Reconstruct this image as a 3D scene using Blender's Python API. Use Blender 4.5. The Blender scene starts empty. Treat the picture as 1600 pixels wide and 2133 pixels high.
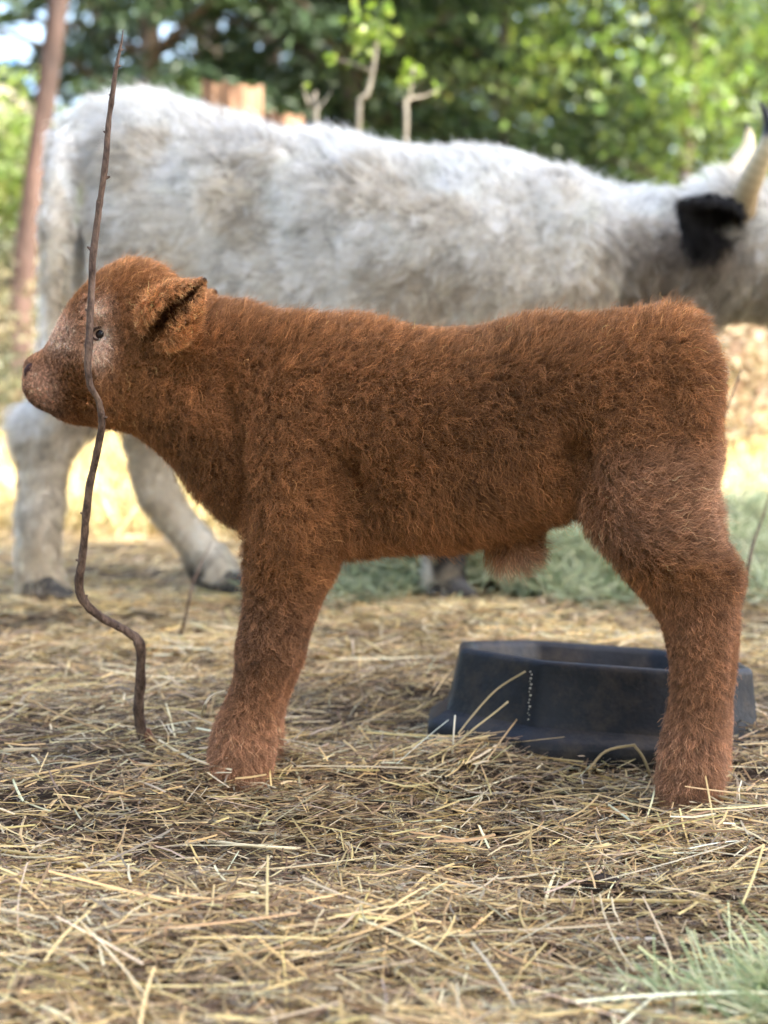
import bpy, bmesh, math, random
import numpy as np
from mathutils import Vector, Matrix, kdtree
rng = np.random.default_rng(7)
random.seed(7)
SC = bpy.context.scene
COL = SC.collection

# ------------------------------------------------------------------ camera
F = 3208.0                       # focal length in photograph pixels (1600 wide)
CAMH = 0.56
PITCH = math.atan((1066.5 - 716.0) / F)
cam = bpy.data.cameras.new('camera')
cam.sensor_fit = 'HORIZONTAL'; cam.sensor_width = 36.0; cam.lens = 36.0 * F / 1600.0
cam.clip_start = 0.05; cam.clip_end = 3000
cam.dof.use_dof = True; cam.dof.focus_distance = 1.77; cam.dof.aperture_fstop = 4.7
camo = bpy.data.objects.new('camera', cam); COL.objects.link(camo)
camo.location = (0, 0, CAMH); camo.rotation_euler = (math.pi / 2 - PITCH, 0, 0)
SC.camera = camo

# ------------------------------------------------------------------ world, sun, exposure
SUN = Vector((0.80, -0.38, 1.12)).normalized()
w = bpy.data.worlds.new('World'); SC.world = w; w.use_nodes = True
nt = w.node_tree; nt.nodes.clear()
sky = nt.nodes.new('ShaderNodeTexSky'); sky.sky_type = 'NISHITA'; sky.sun_disc = False
sky.sun_elevation = math.asin(SUN.z); sky.sun_rotation = math.atan2(SUN.x, SUN.y)
sky.dust_density = 4.0; sky.air_density = 1.0; sky.ozone_density = 0.6
bg = nt.nodes.new('ShaderNodeBackground'); bg.inputs['Strength'].default_value = 0.13
ow = nt.nodes.new('ShaderNodeOutputWorld')
nt.links.new(sky.outputs[0], bg.inputs[0]); nt.links.new(bg.outputs[0], ow.inputs[0])
sl = bpy.data.lights.new('sun', 'SUN'); sl.energy = 3.2; sl.angle = math.radians(0.6); sl.color = (1.0, 0.94, 0.84)
so = bpy.data.objects.new('sun', sl); COL.objects.link(so)
so.location = SUN * 30; so.rotation_euler = (-SUN).to_track_quat('-Z', 'Y').to_euler()
vs = SC.view_settings
vs.view_transform = 'Standard'; vs.look = 'None'; vs.gamma = 1.0; vs.use_curve_mapping = False
vs.exposure = 2.88
SC.cycles.max_bounces = 10; SC.cycles.diffuse_bounces = 6; SC.cycles.glossy_bounces = 3
SC.cycles.transmission_bounces = 6; SC.cycles.transparent_max_bounces = 8
SC.cycles.sample_clamp_indirect = 6.0
SC.cycles.use_adaptive_sampling = True; SC.cycles.adaptive_threshold = 0.02
SC.cycles.use_denoising = True
SC.cycles_curves.shape = 'RIBBONS'

# ------------------------------------------------------------------ helpers
CF = Vector((0, math.cos(PITCH), -math.sin(PITCH))); CU = Vector((0, math.sin(PITCH), math.cos(PITCH)))
def W(px, py, Y):
    """world point seen at photograph pixel (px,py) whose distance along +Y is Y"""
    d = CF + Vector((1, 0, 0)) * ((px - 800) / F) - CU * ((py - 1066.5) / F)
    t = Y / d.y
    return Vector((0, 0, CAMH)) + d * t

def bumpsum(x, y):
    h = 0.010 * np.sin(3.1 * x + 1.3) * np.sin(2.7 * y + 0.4) + 0.007 * np.sin(7.3 * x + 2.1 * y) + 0.005 * np.sin(13 * y - 5 * x + 1.0)
    h = h + 0.004 * np.sin(29 * x + 11 * y) * np.sin(23 * y - 7 * x)
    return h
BASE = 0.016
def gh(x, y):
    """height of the straw bed"""
    x = np.asarray(x, float); y = np.asarray(y, float)
    near = np.exp(-((y - 2.2) / 3.0) ** 4)
    h = 1.3 * bumpsum(x, y) * near
    h = h + BASE * np.exp(-(((x + .30) / .22) ** 2 + ((y - 2.07) / .16) ** 2))
    h = h + 0.032 * np.exp(-(((x - .11) / .10) ** 2 + ((y - 1.99) / .07) ** 2))
    h = h - 0.014 * np.exp(-(((x - .32) / .14) ** 2 + ((y - 2.00) / .10) ** 2))
    h = h - 0.012 * np.exp(-(((x + .02) / .30) ** 2 + ((y - 1.60) / .10) ** 2))
    h = h - 0.014 * np.exp(-(((x - .34) / .32) ** 2 + ((y - 2.22) / .22) ** 2))
    h = h + 0.05 * np.sin(.21 * x + 1) * np.sin(.17 * y) * (1 - near)
    return h
def G(px, py, lift=0.0):
    lo, hi = 0.9, 60.0
    for _ in range(50):
        m = (lo + hi) / 2; p = W(px, py, m)
        if p.z > float(gh(p.x, p.y)) + lift: lo = m
        else: hi = m
    p = W(px, py, lo); return Vector((p.x, p.y, float(gh(p.x, p.y)) + lift))

def tag(o, label=None, cat=None, group=None, kind=None):
    if label: o['label'] = label
    if cat: o['category'] = cat
    if group: o['group'] = group
    if kind: o['kind'] = kind
    return o
def empty(name, loc):
    o = bpy.data.objects.new(name, None); COL.objects.link(o); o.location = loc
    o.empty_display_size = 0.1
    return o
def attach(o, parent):
    if parent is not None:
        # all roots have no rotation or scale: cancel the chain of parent offsets
        off = Vector((0, 0, 0)); p = parent
        while p is not None:
            off += Vector(p.location); off += p.matrix_parent_inverse.translation; p = p.parent
        o.parent = parent; o.matrix_parent_inverse = Matrix.Translation(-off)
    return o
def meshobj(name, verts, faces, mat, parent=None, smooth=True, col=None):
    m = bpy.data.meshes.new(name)
    m.from_pydata([tuple(v) for v in verts], [], [tuple(f) for f in faces])
    if smooth: m.polygons.foreach_set('use_smooth', [True] * len(m.polygons))
    if mat: m.materials.append(mat)
    if col is not None: setcol(m, col)
    m.update()
    o = bpy.data.objects.new(name, m); COL.objects.link(o); attach(o, parent)
    return o
def setcol(m, col, name='col', domain='POINT'):
    a = m.attributes.new(name, 'FLOAT_COLOR', domain)
    c = np.ones((len(col), 4), np.float32); c[:, :3] = col
    a.data.foreach_set('color', c.ravel())
def fastmesh(name, V, loops, nper, mat, parent=None, col=None, smooth=False):
    """V (n,3) float, loops flat int, nper vertices per polygon (constant)"""
    m = bpy.data.meshes.new(name)
    V = np.asarray(V, np.float32); loops = np.asarray(loops, np.int32).ravel(); nf = len(loops) // nper
    m.vertices.add(len(V)); m.vertices.foreach_set('co', V.ravel())
    m.loops.add(len(loops)); m.loops.foreach_set('vertex_index', loops)
    m.polygons.add(nf)
    m.polygons.foreach_set('loop_start', np.arange(nf, dtype=np.int32) * nper)
    m.polygons.foreach_set('loop_total', np.full(nf, nper, np.int32))
    if smooth: m.polygons.foreach_set('use_smooth', np.ones(nf, bool))
    m.materials.append(mat); m.update(calc_edges=True)
    if col is not None: setcol(m, col)
    o = bpy.data.objects.new(name, m); COL.objects.link(o); attach(o, parent)
    return o

def catmull(P, sub):
    P = np.asarray(P, float); out = []
    n = len(P)
    for i in range(n - 1):
        p0 = P[max(i - 1, 0)]; p1 = P[i]; p2 = P[i + 1]; p3 = P[min(i + 2, n - 1)]
        for k in range(sub):
            t = k / sub
            out.append(0.5 * ((2 * p1) + (-p0 + p2) * t + (2 * p0 - 5 * p1 + 4 * p2 - p3) * t * t + (-p0 + 3 * p1 - 3 * p2 + p3) * t ** 3))
    out.append(P[-1]); return np.array(out)
def loft(st, nseg=24, sub=4, fixed=False, power=2.0, cap=True, capl=1.0):
    """st rows: x,y,z, radius in the XZ plane, radius in depth -> closed tube (verts, faces)"""
    S = catmull(st, sub) if sub > 1 else np.asarray(st, float)
    n = len(S); C = S[:, :3]
    T = np.gradient(C, axis=0); T /= np.linalg.norm(T, axis=1)[:, None] + 1e-9
    rings = []
    def ring(c, t, a, b):
        if fixed: e2 = np.array([0, 0, 1.]); e1 = np.array([0, 1., 0])
        else:
            e1 = np.array([0, 1., 0]); e1 = e1 - t * (e1 @ t)
            if np.linalg.norm(e1) < 0.2: e1 = np.array([1., 0, 0]) - t * t[0]
            e1 /= np.linalg.norm(e1); e2 = np.cross(t, e1)
        th = np.linspace(0, 2 * np.pi, nseg, endpoint=False)
        cs, sn = np.cos(th), np.sin(th)
        q = 2.0 / power
        u = np.sign(cs) * np.abs(cs) ** q; v = np.sign(sn) * np.abs(sn) ** q
        return c + np.outer(u * b, e1) + np.outer(v * a, e2)
    def capr(c, t, a, b, s):
        r = min(a, b) * capl
        return [(c + t * s * r * k, t, a * q, b * q) for k, q in ((.45, .86), (.75, .6), (.92, .3))]
    seq = []
    if cap: seq += list(reversed(capr(C[0], T[0], S[0, 3], S[0, 4], -1)))
    seq += [(C[i], T[i], S[i, 3], S[i, 4]) for i in range(n)]
    if cap: seq += capr(C[-1], T[-1], S[-1, 3], S[-1, 4], 1)
    V = np.vstack([ring(*s) for s in seq]); m = len(seq); Fc = []
    for i in range(m - 1):
        for k in range(nseg):
            a = i * nseg + k; b = i * nseg + (k + 1) % nseg
            Fc.append((a, b, b + nseg, a + nseg))
    Fc.append(tuple(reversed(range(nseg)))); Fc.append(tuple(range((m - 1) * nseg, m * nseg)))
    return V, Fc
def merge(parts):
    V = []; Fc = []; o = 0
    for v, f in parts:
        V.append(np.asarray(v)); Fc += [tuple(i + o for i in ff) for ff in f]; o += len(v)
    return np.vstack(V), Fc
def remesh(parts, voxel, smooth_it, fac=0.5):
    """one continuous skin over overlapping closed tubes"""
    V, Fc = merge(parts)
    m = bpy.data.meshes.new('tmp'); m.from_pydata([tuple(v) for v in V], [], Fc)
    bm = bmesh.new(); bm.from_mesh(m); bmesh.ops.recalc_face_normals(bm, faces=bm.faces); bm.to_mesh(m); bm.free()
    o = bpy.data.objects.new('tmp', m); COL.objects.link(o)
    r = o.modifiers.new('r', 'REMESH'); r.mode = 'VOXEL'; r.voxel_size = voxel
    s = o.modifiers.new('s', 'SMOOTH'); s.factor = fac; s.iterations = smooth_it
    dg = bpy.context.evaluated_depsgraph_get(); dg.update()
    me = bpy.data.meshes.new_from_object(o.evaluated_get(dg))
    bpy.data.objects.remove(o); bpy.data.meshes.remove(m)
    return me
def mesharrays(me):
    n = len(me.vertices); V = np.empty(n * 3, np.float32); me.vertices.foreach_get('co', V); V = V.reshape(-1, 3).astype(float)
    me.calc_loop_triangles(); k = len(me.loop_triangles)
    T = np.empty(k * 3, np.int32); me.loop_triangles.foreach_get('vertices', T); T = T.reshape(-1, 3)
    N = np.empty(n * 3, np.float32); me.vertices.foreach_get('normal', N); N = N.reshape(-1, 3).astype(float)
    return V, T, N
def nrm(a): return a / (np.linalg.norm(a, axis=-1, keepdims=True) + 1e-9)
def gauss(P, c, r): return np.exp(-((P - np.asarray(c)) ** 2).sum(1) / (r * r))
def vnoise(P, s, seed=0):
    """cheap smooth pseudo noise in -1..1"""
    r = np.random.default_rng(seed); out = 0
    for k in range(5):
        d = r.normal(size=3); d /= np.linalg.norm(d); ph = r.uniform(0, 6.28); f = s * r.uniform(.6, 1.6)
        d2 = r.normal(size=3); d2 /= np.linalg.norm(d2)
        out = out + np.sin(P @ d * f + ph + 1.3 * np.sin(P @ d2 * f * .8 + ph * 2))
    return out / 3.2

def fur(name, me, N, fn, mat, parent, npt=7, rad=0.00022, clump_d=0.009, clump=0.6, curl=0.0018, turns=2.0, seed=1, lift=(0.3, 0.9), wild=.25, ctv=.20):
    r = np.random.default_rng(seed)
    V, T, VN = mesharrays(me)
    a = V[T[:, 0]]; b = V[T[:, 1]]; c = V[T[:, 2]]
    area = np.linalg.norm(np.cross(b - a, c - a), axis=1)
    dens = fn((a + b + c) / 3, nrm(VN[T].mean(1)))['dens']
    pr = area * dens; pr = pr / pr.sum()
    def sample(n):
        t = r.choice(len(T), n, p=pr)
        u = r.random((n, 1)); v = r.random((n, 1)); f = (u + v) > 1; u = np.where(f, 1 - u, u); v = np.where(f, 1 - v, v)
        P = a[t] * (1 - u - v) + b[t] * u + c[t] * v
        Nn = nrm(VN[T[t, 0]] * (1 - u - v) + VN[T[t, 1]] * u + VN[T[t, 2]] * v)
        return P, Nn
    def paths(P, Nn, q, rnd):
        n = len(P); L = q['len'][:, None]
        comb = q['comb'] - Nn * (q['comb'] * Nn).sum(1, keepdims=True); comb = nrm(comb + 1e-6)
        side = np.cross(Nn, comb)
        comb = nrm(comb + side * rnd[:, :1] * wild * 2)
        lay = q['lay'][:, None]
        pts = [P - Nn * 0.001]; cur = pts[0]
        for k in range(1, npt):
            t = k / (npt - 1)
            al = lay * (lift[0] + (lift[1] - lift[0]) * t)
            d = nrm(Nn * (1 - al) + comb * al + side * rnd[:, 1:2] * wild * t)
            cur = cur + d * L / (npt - 1)
            am = q['curl'][:, None] * curl * min(1, t * 2.5)
            ph = rnd[:, 2:3] * 6.28 + t * turns * 6.28 * (0.7 + .6 * rnd[:, 3:4])
            pts.append(cur + (side * np.cos(ph) + np.cross(side, d) * np.sin(ph)) * am)
        return np.stack(pts, 1)
    P, Nn = sample(N)
    q = fn(P, Nn)
    K = max(50, int(area.sum() / 2 / (clump_d ** 2)))
    CP, CN = sample(K); cq = fn(CP, CN)
    crnd = r.normal(size=(K, 4)) * np.array([1, 1, 0, 0]) + r.random((K, 4)) * np.array([0, 0, 1, 1])
    CPATH = paths(CP, CN, cq, crnd)
    kd = kdtree.KDTree(K)
    for i in range(K): kd.insert(CP[i], i)
    kd.balance()
    idx = np.fromiter((kd.find(p)[1] for p in P), np.int64, len(P))
    rnd = r.normal(size=(N, 4)) * np.array([.8, .8, 0, 0]) + r.random((N, 4)) * np.array([0, 0, 1, 1])
    q['len'] = q['len'] * r.uniform(.7, 1.15, N)
    stray = r.random(N) < q.get('stray', .07); q['len'] = q['len'] * np.where(stray, 1.3, 1); rnd[stray, :2] *= 1.6
    PA = paths(P, Nn, q, rnd)
    t = np.linspace(0, 1, npt)[None, :, None]
    wt = clump * (t ** 1.2) * r.uniform(.35, 1.0, (N, 1, 1)) * np.where(stray, .15, 1)[:, None, None]
    tgt = CPATH[idx] + (P - CP[idx])[:, None, :] * (1 - .75 * t)
    PA = PA * (1 - wt) + tgt * wt
    cv = bpy.data.hair_curves.new(name)
    cv.add_curves([npt] * N)
    cv.attributes['position'].data.foreach_set('vector', PA.astype(np.float32).ravel())
    ra = cv.attributes.new('radius', 'FLOAT', 'POINT')
    prof = (np.array([1.0] * npt) * (1 - .75 * np.linspace(0, 1, npt) ** 1.5))[None, :] * (rad * q.get('rad', np.ones(N)))[:, None] * r.uniform(.7, 1.3, (N, 1))
    ra.data.foreach_set('value', prof.astype(np.float32).ravel())
    ca = cv.attributes.new('col', 'FLOAT_COLOR', 'CURVE')
    cc = np.ones((N, 4), np.float32); tint = r.normal(0, 1, (N, 1)); ct = r.normal(0, 1, (K, 1))[idx]
    cc[:, :3] = np.clip(q['col'] * np.exp(.40 * tint + ctv * ct + .32 * stray[:, None]), .002, .95)
    ca.data.foreach_set('color', cc.ravel())
    cv.materials.append(mat)
    o = bpy.data.objects.new(name, cv); COL.objects.link(o); attach(o, parent)
    return o

# ------------------------------------------------------------------ materials
def newmat(name):
    m = bpy.data.materials.new(name); m.use_nodes = True
    return m, m.node_tree, m.node_tree.nodes['Principled BSDF'], m.node_tree.nodes['Material Output']
def N_(t, kind, **kw):
    n = t.nodes.new('ShaderNode' + kind)
    for k, v in kw.items(): setattr(n, k, v)
    return n
def mat_noise(name, c1, c2, scale=20, rough=.8, bump=.3, bscale=60, spec=.3, detail=6, stretch=(1, 1, 1), bdist=.004):
    m, t, b, o = newmat(name)
    tc = N_(t, 'TexCoord'); mp = N_(t, 'Mapping'); mp.inputs['Scale'].default_value = stretch
    t.links.new(tc.outputs['Object'], mp.inputs[0])
    n = N_(t, 'TexNoise'); n.inputs['Scale'].default_value = scale; n.inputs['Detail'].default_value = detail; n.inputs['Roughness'].default_value = .65
    t.links.new(mp.outputs[0], n.inputs['Vector'])
    r = N_(t, 'ValToRGB'); r.color_ramp.elements[0].position = .32; r.color_ramp.elements[1].position = .68
    r.color_ramp.elements[0].color = (*c1, 1); r.color_ramp.elements[1].color = (*c2, 1)
    t.links.new(n.outputs[0], r.inputs[0]); t.links.new(r.outputs[0], b.inputs['Base Color'])
    n2 = N_(t, 'TexNoise'); n2.inputs['Scale'].default_value = bscale; n2.inputs['Detail'].default_value = 8
    t.links.new(mp.outputs[0], n2.inputs['Vector'])
    bp = N_(t, 'Bump'); bp.inputs['Strength'].default_value = bump; bp.inputs['Distance'].default_value = bdist
    t.links.new(n2.outputs[0], bp.inputs['Height']); t.links.new(bp.outputs[0], b.inputs['Normal'])
    b.inputs['Roughness'].default_value = rough; b.inputs['Specular IOR Level'].default_value = spec
    return m
def mat_fur(name, rough=.45, spec=.35, trans=.25, tip=1.35):
    """hair fibre: coloured by strand, a little lighter at the tip, partly lit through"""
    m, t, b, o = newmat(name)
    at = N_(t, 'Attribute'); at.attribute_name = 'col'
    hi = N_(t, 'HairInfo')
    mr = N_(t, 'MapRange'); mr.inputs['To Min'].default_value = .75; mr.inputs['To Max'].default_value = tip
    t.links.new(hi.outputs['Intercept'], mr.inputs['Value'])
    vm = N_(t, 'VectorMath', operation='SCALE'); t.links.new(at.outputs['Color'], vm.inputs[0]); t.links.new(mr.outputs[0], vm.inputs['Scale'])
    t.links.new(vm.outputs[0], b.inputs['Base Color'])
    b.inputs['Roughness'].default_value = rough; b.inputs['Specular IOR Level'].default_value = spec
    tr = N_(t, 'BsdfTranslucent'); t.links.new(vm.outputs[0], tr.inputs[0])
    mx = N_(t, 'MixShader'); mx.inputs[0].default_value = trans
    t.links.new(b.outputs[0], mx.inputs[1]); t.links.new(tr.outputs[0], mx.inputs[2]); t.links.new(mx.outputs[0], o.inputs[0])
    return m
def mat_leaf(name, rough=.45, trans=.4, spec=.35):
    m, t, b, o = newmat(name)
    at = N_(t, 'Attribute'); at.attribute_name = 'col'
    t.links.new(at.outputs['Color'], b.inputs['Base Color'])
    b.inputs['Roughness'].default_value = rough; b.inputs['Specular IOR Level'].default_value = spec
    if trans > 0:
        tr = N_(t, 'BsdfTranslucent')
        hs = N_(t, 'HueSaturation'); hs.inputs['Saturation'].default_value = 1.1; hs.inputs['Value'].default_value = 1.5
        t.links.new(at.outputs['Color'], hs.inputs['Color']); t.links.new(hs.outputs[0], tr.inputs[0])
        mx = N_(t, 'MixShader'); mx.inputs[0].default_value = trans
        t.links.new(b.outputs[0], mx.inputs[1]); t.links.new(tr.outputs[0], mx.inputs[2]); t.links.new(mx.outputs[0], o.inputs[0])
    return m
def mat_plain(name, c, rough=.5, spec=.4):
    m, t, b, o = newmat(name)
    b.inputs['Base Color'].default_value = (*c, 1); b.inputs['Roughness'].default_value = rough; b.inputs['Specular IOR Level'].default_value = spec
    return m

M_straw = mat_leaf('straw', rough=.55, trans=.12, spec=.25)
M_hay = mat_leaf('hay', rough=.6, trans=.2, spec=.2)
M_leaf = mat_leaf('leaf', rough=.42, trans=.45, spec=.45)
M_needle = mat_leaf('needle', rough=.5, trans=.15, spec=.3)
M_bark = mat_noise('bark', (.05, .035, .028), (.17, .13, .10), scale=9, bump=.9, bscale=24, stretch=(1, 1, .25), bdist=.02)
M_pine = mat_noise('pine_bark', (.028, .019, .016), (.13, .080, .064), scale=4.5, bump=.9, bscale=18, stretch=(1, 1, .3), bdist=.03)
M_calfskin = mat_noise('calf_skin', (.10, .042, .018), (.15, .065, .028), scale=30, rough=.9)
M_cowskin = mat_noise('cow_skin', (.30, .28, .25), (.42, .39, .35), scale=12, rough=.9)
M_fur = mat_fur('calf_fur', trans=.2, spec=.3, tip=1.5)
M_skincol = mat_leaf('skin_under_coat', rough=.9, trans=0, spec=.1)
M_cowfur = mat_fur('cow_fur', rough=.5, trans=.4, tip=1.1)

# ground: dark trodden litter near, pale dry grass in the field beyond
m, t, b, o = newmat('ground')
tc = N_(t, 'TexCoord')
n1 = N_(t, 'TexNoise'); n1.inputs['Scale'].default_value = 26; n1.inputs['Detail'].default_value = 9; n1.inputs['Roughness'].default_value = .7
t.links.new(tc.outputs['Object'], n1.inputs['Vector'])
r1 = N_(t, 'ValToRGB'); r1.color_ramp.elements[0].position = .35; r1.color_ramp.elements[1].position = .7
r1.color_ramp.elements[0].color = (.026, .018, .013, 1); r1.color_ramp.elements[1].color = (.12, .085, .055, 1)
t.links.new(n1.outputs[0], r1.inputs[0])
n3 = N_(t, 'TexNoise'); n3.inputs['Scale'].default_value = 2.2; n3.inputs['Detail'].default_value = 8; n3.inputs['Roughness'].default_value = .7
t.links.new(tc.outputs['Object'], n3.inputs['Vector'])
r2 = N_(t, 'ValToRGB'); r2.color_ramp.elements[0].position = .3; r2.color_ramp.elements[1].position = .7
r2.color_ramp.elements[0].color = (.29, .21, .09, 1); r2.color_ramp.elements[1].color = (.49, .38, .18, 1)
t.links.new(n3.outputs[0], r2.inputs[0])
sx = N_(t, 'SeparateXYZ'); t.links.new(tc.outputs['Object'], sx.inputs[0])
ad = N_(t, 'Math', operation='MULTIPLY_ADD'); ad.inputs[1].default_value = 1.6
t.links.new(n3.outputs[0], ad.inputs[0]); t.links.new(sx.outputs['Y'], ad.inputs[2])
mr = N_(t, 'MapRange'); mr.inputs['From Min'].default_value = 4.6; mr.inputs['From Max'].default_value = 6.0
t.links.new(ad.outputs[0], mr.inputs['Value'])
mx = N_(t, 'Mix', data_type='RGBA'); t.links.new(mr.outputs[0], mx.inputs['Factor'])
t.links.new(r1.outputs[0], mx.inputs['A']); t.links.new(r2.outputs[0], mx.inputs['B'])
t.links.new(mx.outputs['Result'], b.inputs['Base Color']); b.inputs['Roughness'].default_value = .95; b.inputs['Specular IOR Level'].default_value = .15
n4 = N_(t, 'TexNoise'); n4.inputs['Scale'].default_value = 90; n4.inputs['Detail'].default_value = 8
t.links.new(tc.outputs['Object'], n4.inputs['Vector'])
bp = N_(t, 'Bump'); bp.inputs['Strength'].default_value = .8; bp.inputs['Distance'].default_value = .01
t.links.new(n4.outputs[0], bp.inputs['Height']); t.links.new(bp.outputs[0], b.inputs['Normal'])
M_ground = m

# ------------------------------------------------------------------ the ground
gx = np.concatenate([-np.geomspace(900, 2.2, 30), np.linspace(-2, 2, 161), np.geomspace(2.2, 900, 30)])
gy = np.concatenate([np.linspace(-60, 0, 12), np.linspace(.2, 5, 193), np.geomspace(5.2, 1500, 50)])
XX, YY = np.meshgrid(gx, gy)
VV = np.stack([XX.ravel(), YY.ravel(), gh(XX, YY).ravel()], 1)
nx = len(gx); ii, jj = np.meshgrid(np.arange(len(gy) - 1), np.arange(nx - 1), indexing='ij')
q0 = (ii * nx + jj).ravel()
tag(fastmesh('ground', VV, np.stack([q0, q0 + 1, q0 + nx + 1, q0 + nx], 1), 4, M_ground, smooth=True), kind='structure')

# ------------------------------------------------------------------ litter: strips with a raised midrib, bent along their length
def strips(name, P, yaw, tilt, L, Wd, col, mat, nseg=2, bend=.1, ridge=.2, kind='stuff', parent=None, seed=3, roll=.5):
    r = np.random.default_rng(seed); n = len(P)
    d = np.stack([np.cos(yaw) * np.cos(tilt), np.sin(yaw) * np.cos(tilt), np.sin(tilt)], 1)
    s = np.stack([-np.sin(yaw), np.cos(yaw), np.zeros(n)], 1)
    u = np.cross(d, s); ro = r.normal(0, roll, n)[:, None]
    s, u = s * np.cos(ro) + u * np.sin(ro), u * np.cos(ro) - s * np.sin(ro)
    b1 = r.normal(0, bend, n)[:, None]; b2 = r.normal(0, bend * .5, n)[:, None]
    rows = []
    for k in range(nseg + 1):
        tt = k / nseg - .5
        c = P + d * (L[:, None] * tt) + s * (b1 * L[:, None] * (tt * tt * 2)) + u * (b2 * L[:, None] * (tt * tt * 2))
        wd = (Wd * (1 - .35 * abs(tt) * 1.2))[:, None]
        rows += [c - s * wd * .5, c + u * wd * ridge, c + s * wd * .5]
    V = np.stack(rows, 1); m = V.shape[1]
    f = []
    for k in range(nseg):
        for e in range(2):
            a = k * 3 + e; f.append((a, a + 1, a + 4, a + 3))
    f = np.array(f)
    FF = (np.arange(n)[:, None, None] * m + f[None]).reshape(-1, 4)
    o = fastmesh(name, V.reshape(-1, 3), FF, 4, mat, parent, col=np.repeat(col, m, 0))
    return tag(o, kind=kind)
PAL = np.array([(.66, .50, .24), (.60, .43, .19), (.44, .305, .145), (.32, .22, .120), (.22, .145, .080), (.54, .44, .28), (.13, .085, .050), (.78, .66, .42), (.28, .235, .165)])
def pal(n, wts, r):
    wts = np.array(wts, float); c = PAL[r.choice(len(PAL), n, p=wts / wts.sum())]
    return np.clip(c * np.exp(r.normal(0, .16, (n, 1))) * np.exp(r.normal(0, .04, (n, 3))), 0, .9)
def scatter(n, y0, y1, r, wmul=.36, pad=.15, pw=1.0):
    y = y0 + (y1 - y0) * r.random(n) ** pw
    x = (r.random(n) * 2 - 1) * (y * wmul + pad)
    return x, y
def straw_layer(name, n, y0, y1, l0, l1, w0, w1, hmax, wts, nseg, tl, seed, label, bend=.12, hpow=1.6, pw=1.0):
    r = np.random.default_rng(seed)
    x, y = scatter(n, y0, y1, r, pw=pw)
    patch = vnoise(np.stack([x, y, 0 * x], 1), 11, 5)
    keep = r.random(n) < np.clip(.86 + .42 * patch, .45, 1)
    x, y, patch = x[keep], y[keep], patch[keep]; n = len(x)
    L = l0 * (l1 / l0) ** r.random(n); Wd = r.uniform(w0, w1, n)
    z = gh(x, y) + .002 + hmax * r.random(n) ** hpow
    P = np.stack([x, y, z], 1)
    # flow of the straw: raked by feet, drifting mostly across
    yaw = 1.0 * vnoise(P * [1, 1, 0], 3.5, 8) + r.normal(0, .95, n)
    c = pal(n, wts, r) * (1 + .22 * patch[:, None])
    o = strips(name, P, yaw, r.normal(0, tl, n), L, Wd, np.clip(c, 0, .9), M_straw, nseg=nseg, bend=bend, seed=seed)
    tag(o, label, 'straw'); return o
straw_layer('straw_litter', 74000, 1.12, 2.75, .007, .030, .0011, .0030, .016, [.7, .9, 1.8, 2.4, 2.7, 1, 2.9, .35, 1.4], 1, .22, 11, 'fine chopped brown straw crumbs trodden into the ground', pw=1.25)
straw_layer('straw_litter', 27000, 1.12, 2.75, .025, .075, .0012, .0030, .024, [1.6, 1.6, 2, 1.9, 1.7, 1.3, 1.5, .7, 1], 2, .16, 12, 'short loose straw pieces lying tangled on the ground', bend=.09, pw=1.2)
straw_layer('straw_litter', 2300, 1.12, 2.75, .07, .20, .0018, .0038, .030, [3.4, 2.2, 1.2, .7, .4, 1.8, .1, 1.6, .3], 4, .10, 13, 'long pale yellow straw stalks lying on top of the bedding', bend=.05, pw=1.15)
straw_layer('straw_litter', 46000, 2.7, 6.2, .03, .10, .002, .0048, .020, [2.4, 2.2, 2, 1.3, 1, 1.8, .5, 1.2, .6], 1, .16, 14, 'golden straw bedding spread out behind the calf around the cow', pw=1.5)

# ------------------------------------------------------------------ the calf (faces left, stands across the view, head a little farther off)
def cy(px): return 1.90 + (1440 - px) / 1440 * 0.10
def CP_(px, py, off=0.0): return W(px, py, cy(px) + off)
PXM = 1.95 / F                     # metres per photograph pixel at the calf
def cst(rows):
    """rows: px, py, in-plane radius (px), depth radius (m), depth offset (m)"""
    return [(*CP_(a, b_, e), c * PXM, d) for a, b_, c, d, e in rows]
def tors(rows, inset):
    out = []
    for x, yt, yb, hw in rows:
        p = CP_(x, yt + inset); q = CP_(x, yb - inset)
        out.append((p.x, p.y, (p.z + q.z) / 2, (p.z - q.z) / 2, hw))
    return out
parts = []
parts.append(loft(tors([(470, 740, 1030, .050), (520, 668, 1100, .080), (600, 652, 1150, .098), (700, 662, 1158, .106), (800, 672, 1150, .113), (900, 684, 1140, .117), (1000, 680, 1125, .115),
    (1100, 668, 1100, .110), (1200, 662, 1078, .107), (1300, 652, 1070, .106), (1380, 640, 1050, .098), (1420, 646, 1010, .084), (1450, 690, 950, .060)], 22), nseg=32, fixed=True, capl=.42))
# neck and head
def sections(rows, nseg=32, sub=4):
    """loft through explicit upper and lower outline points: top px,py, bottom px,py, depth radius, inset"""
    R = []
    for a, b_, c, d, hw, ins in rows:
        ym = cy((a + c) / 2); p = W(a, b_, ym); q = W(c, d, ym); k = (q - p).normalized() * ins * PXM
        p = p + k; q = q - k; R.append((*p, *q, hw))
    S = catmull(R, sub); V = []; th = np.linspace(0, 2 * np.pi, nseg, endpoint=False)
    for k in range(len(S)):
        c = (S[k, :3] + S[k, 3:6]) / 2; h = (S[k, :3] - S[k, 3:6]) / 2
        V.append(c + np.outer(np.sin(th), h) + np.outer(np.cos(th) * S[k, 6], [0, 1, 0]))
    V = np.vstack(V); m = len(S); Fc = []
    for i in range(m - 1):
        for k in range(nseg):
            a = i * nseg + k; b_ = i * nseg + (k + 1) % nseg; Fc.append((a, b_, b_ + nseg, a + nseg))
    Fc.append(tuple(reversed(range(nseg)))); Fc.append(tuple(range((m - 1) * nseg, m * nseg)))
    return V, Fc
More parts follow.
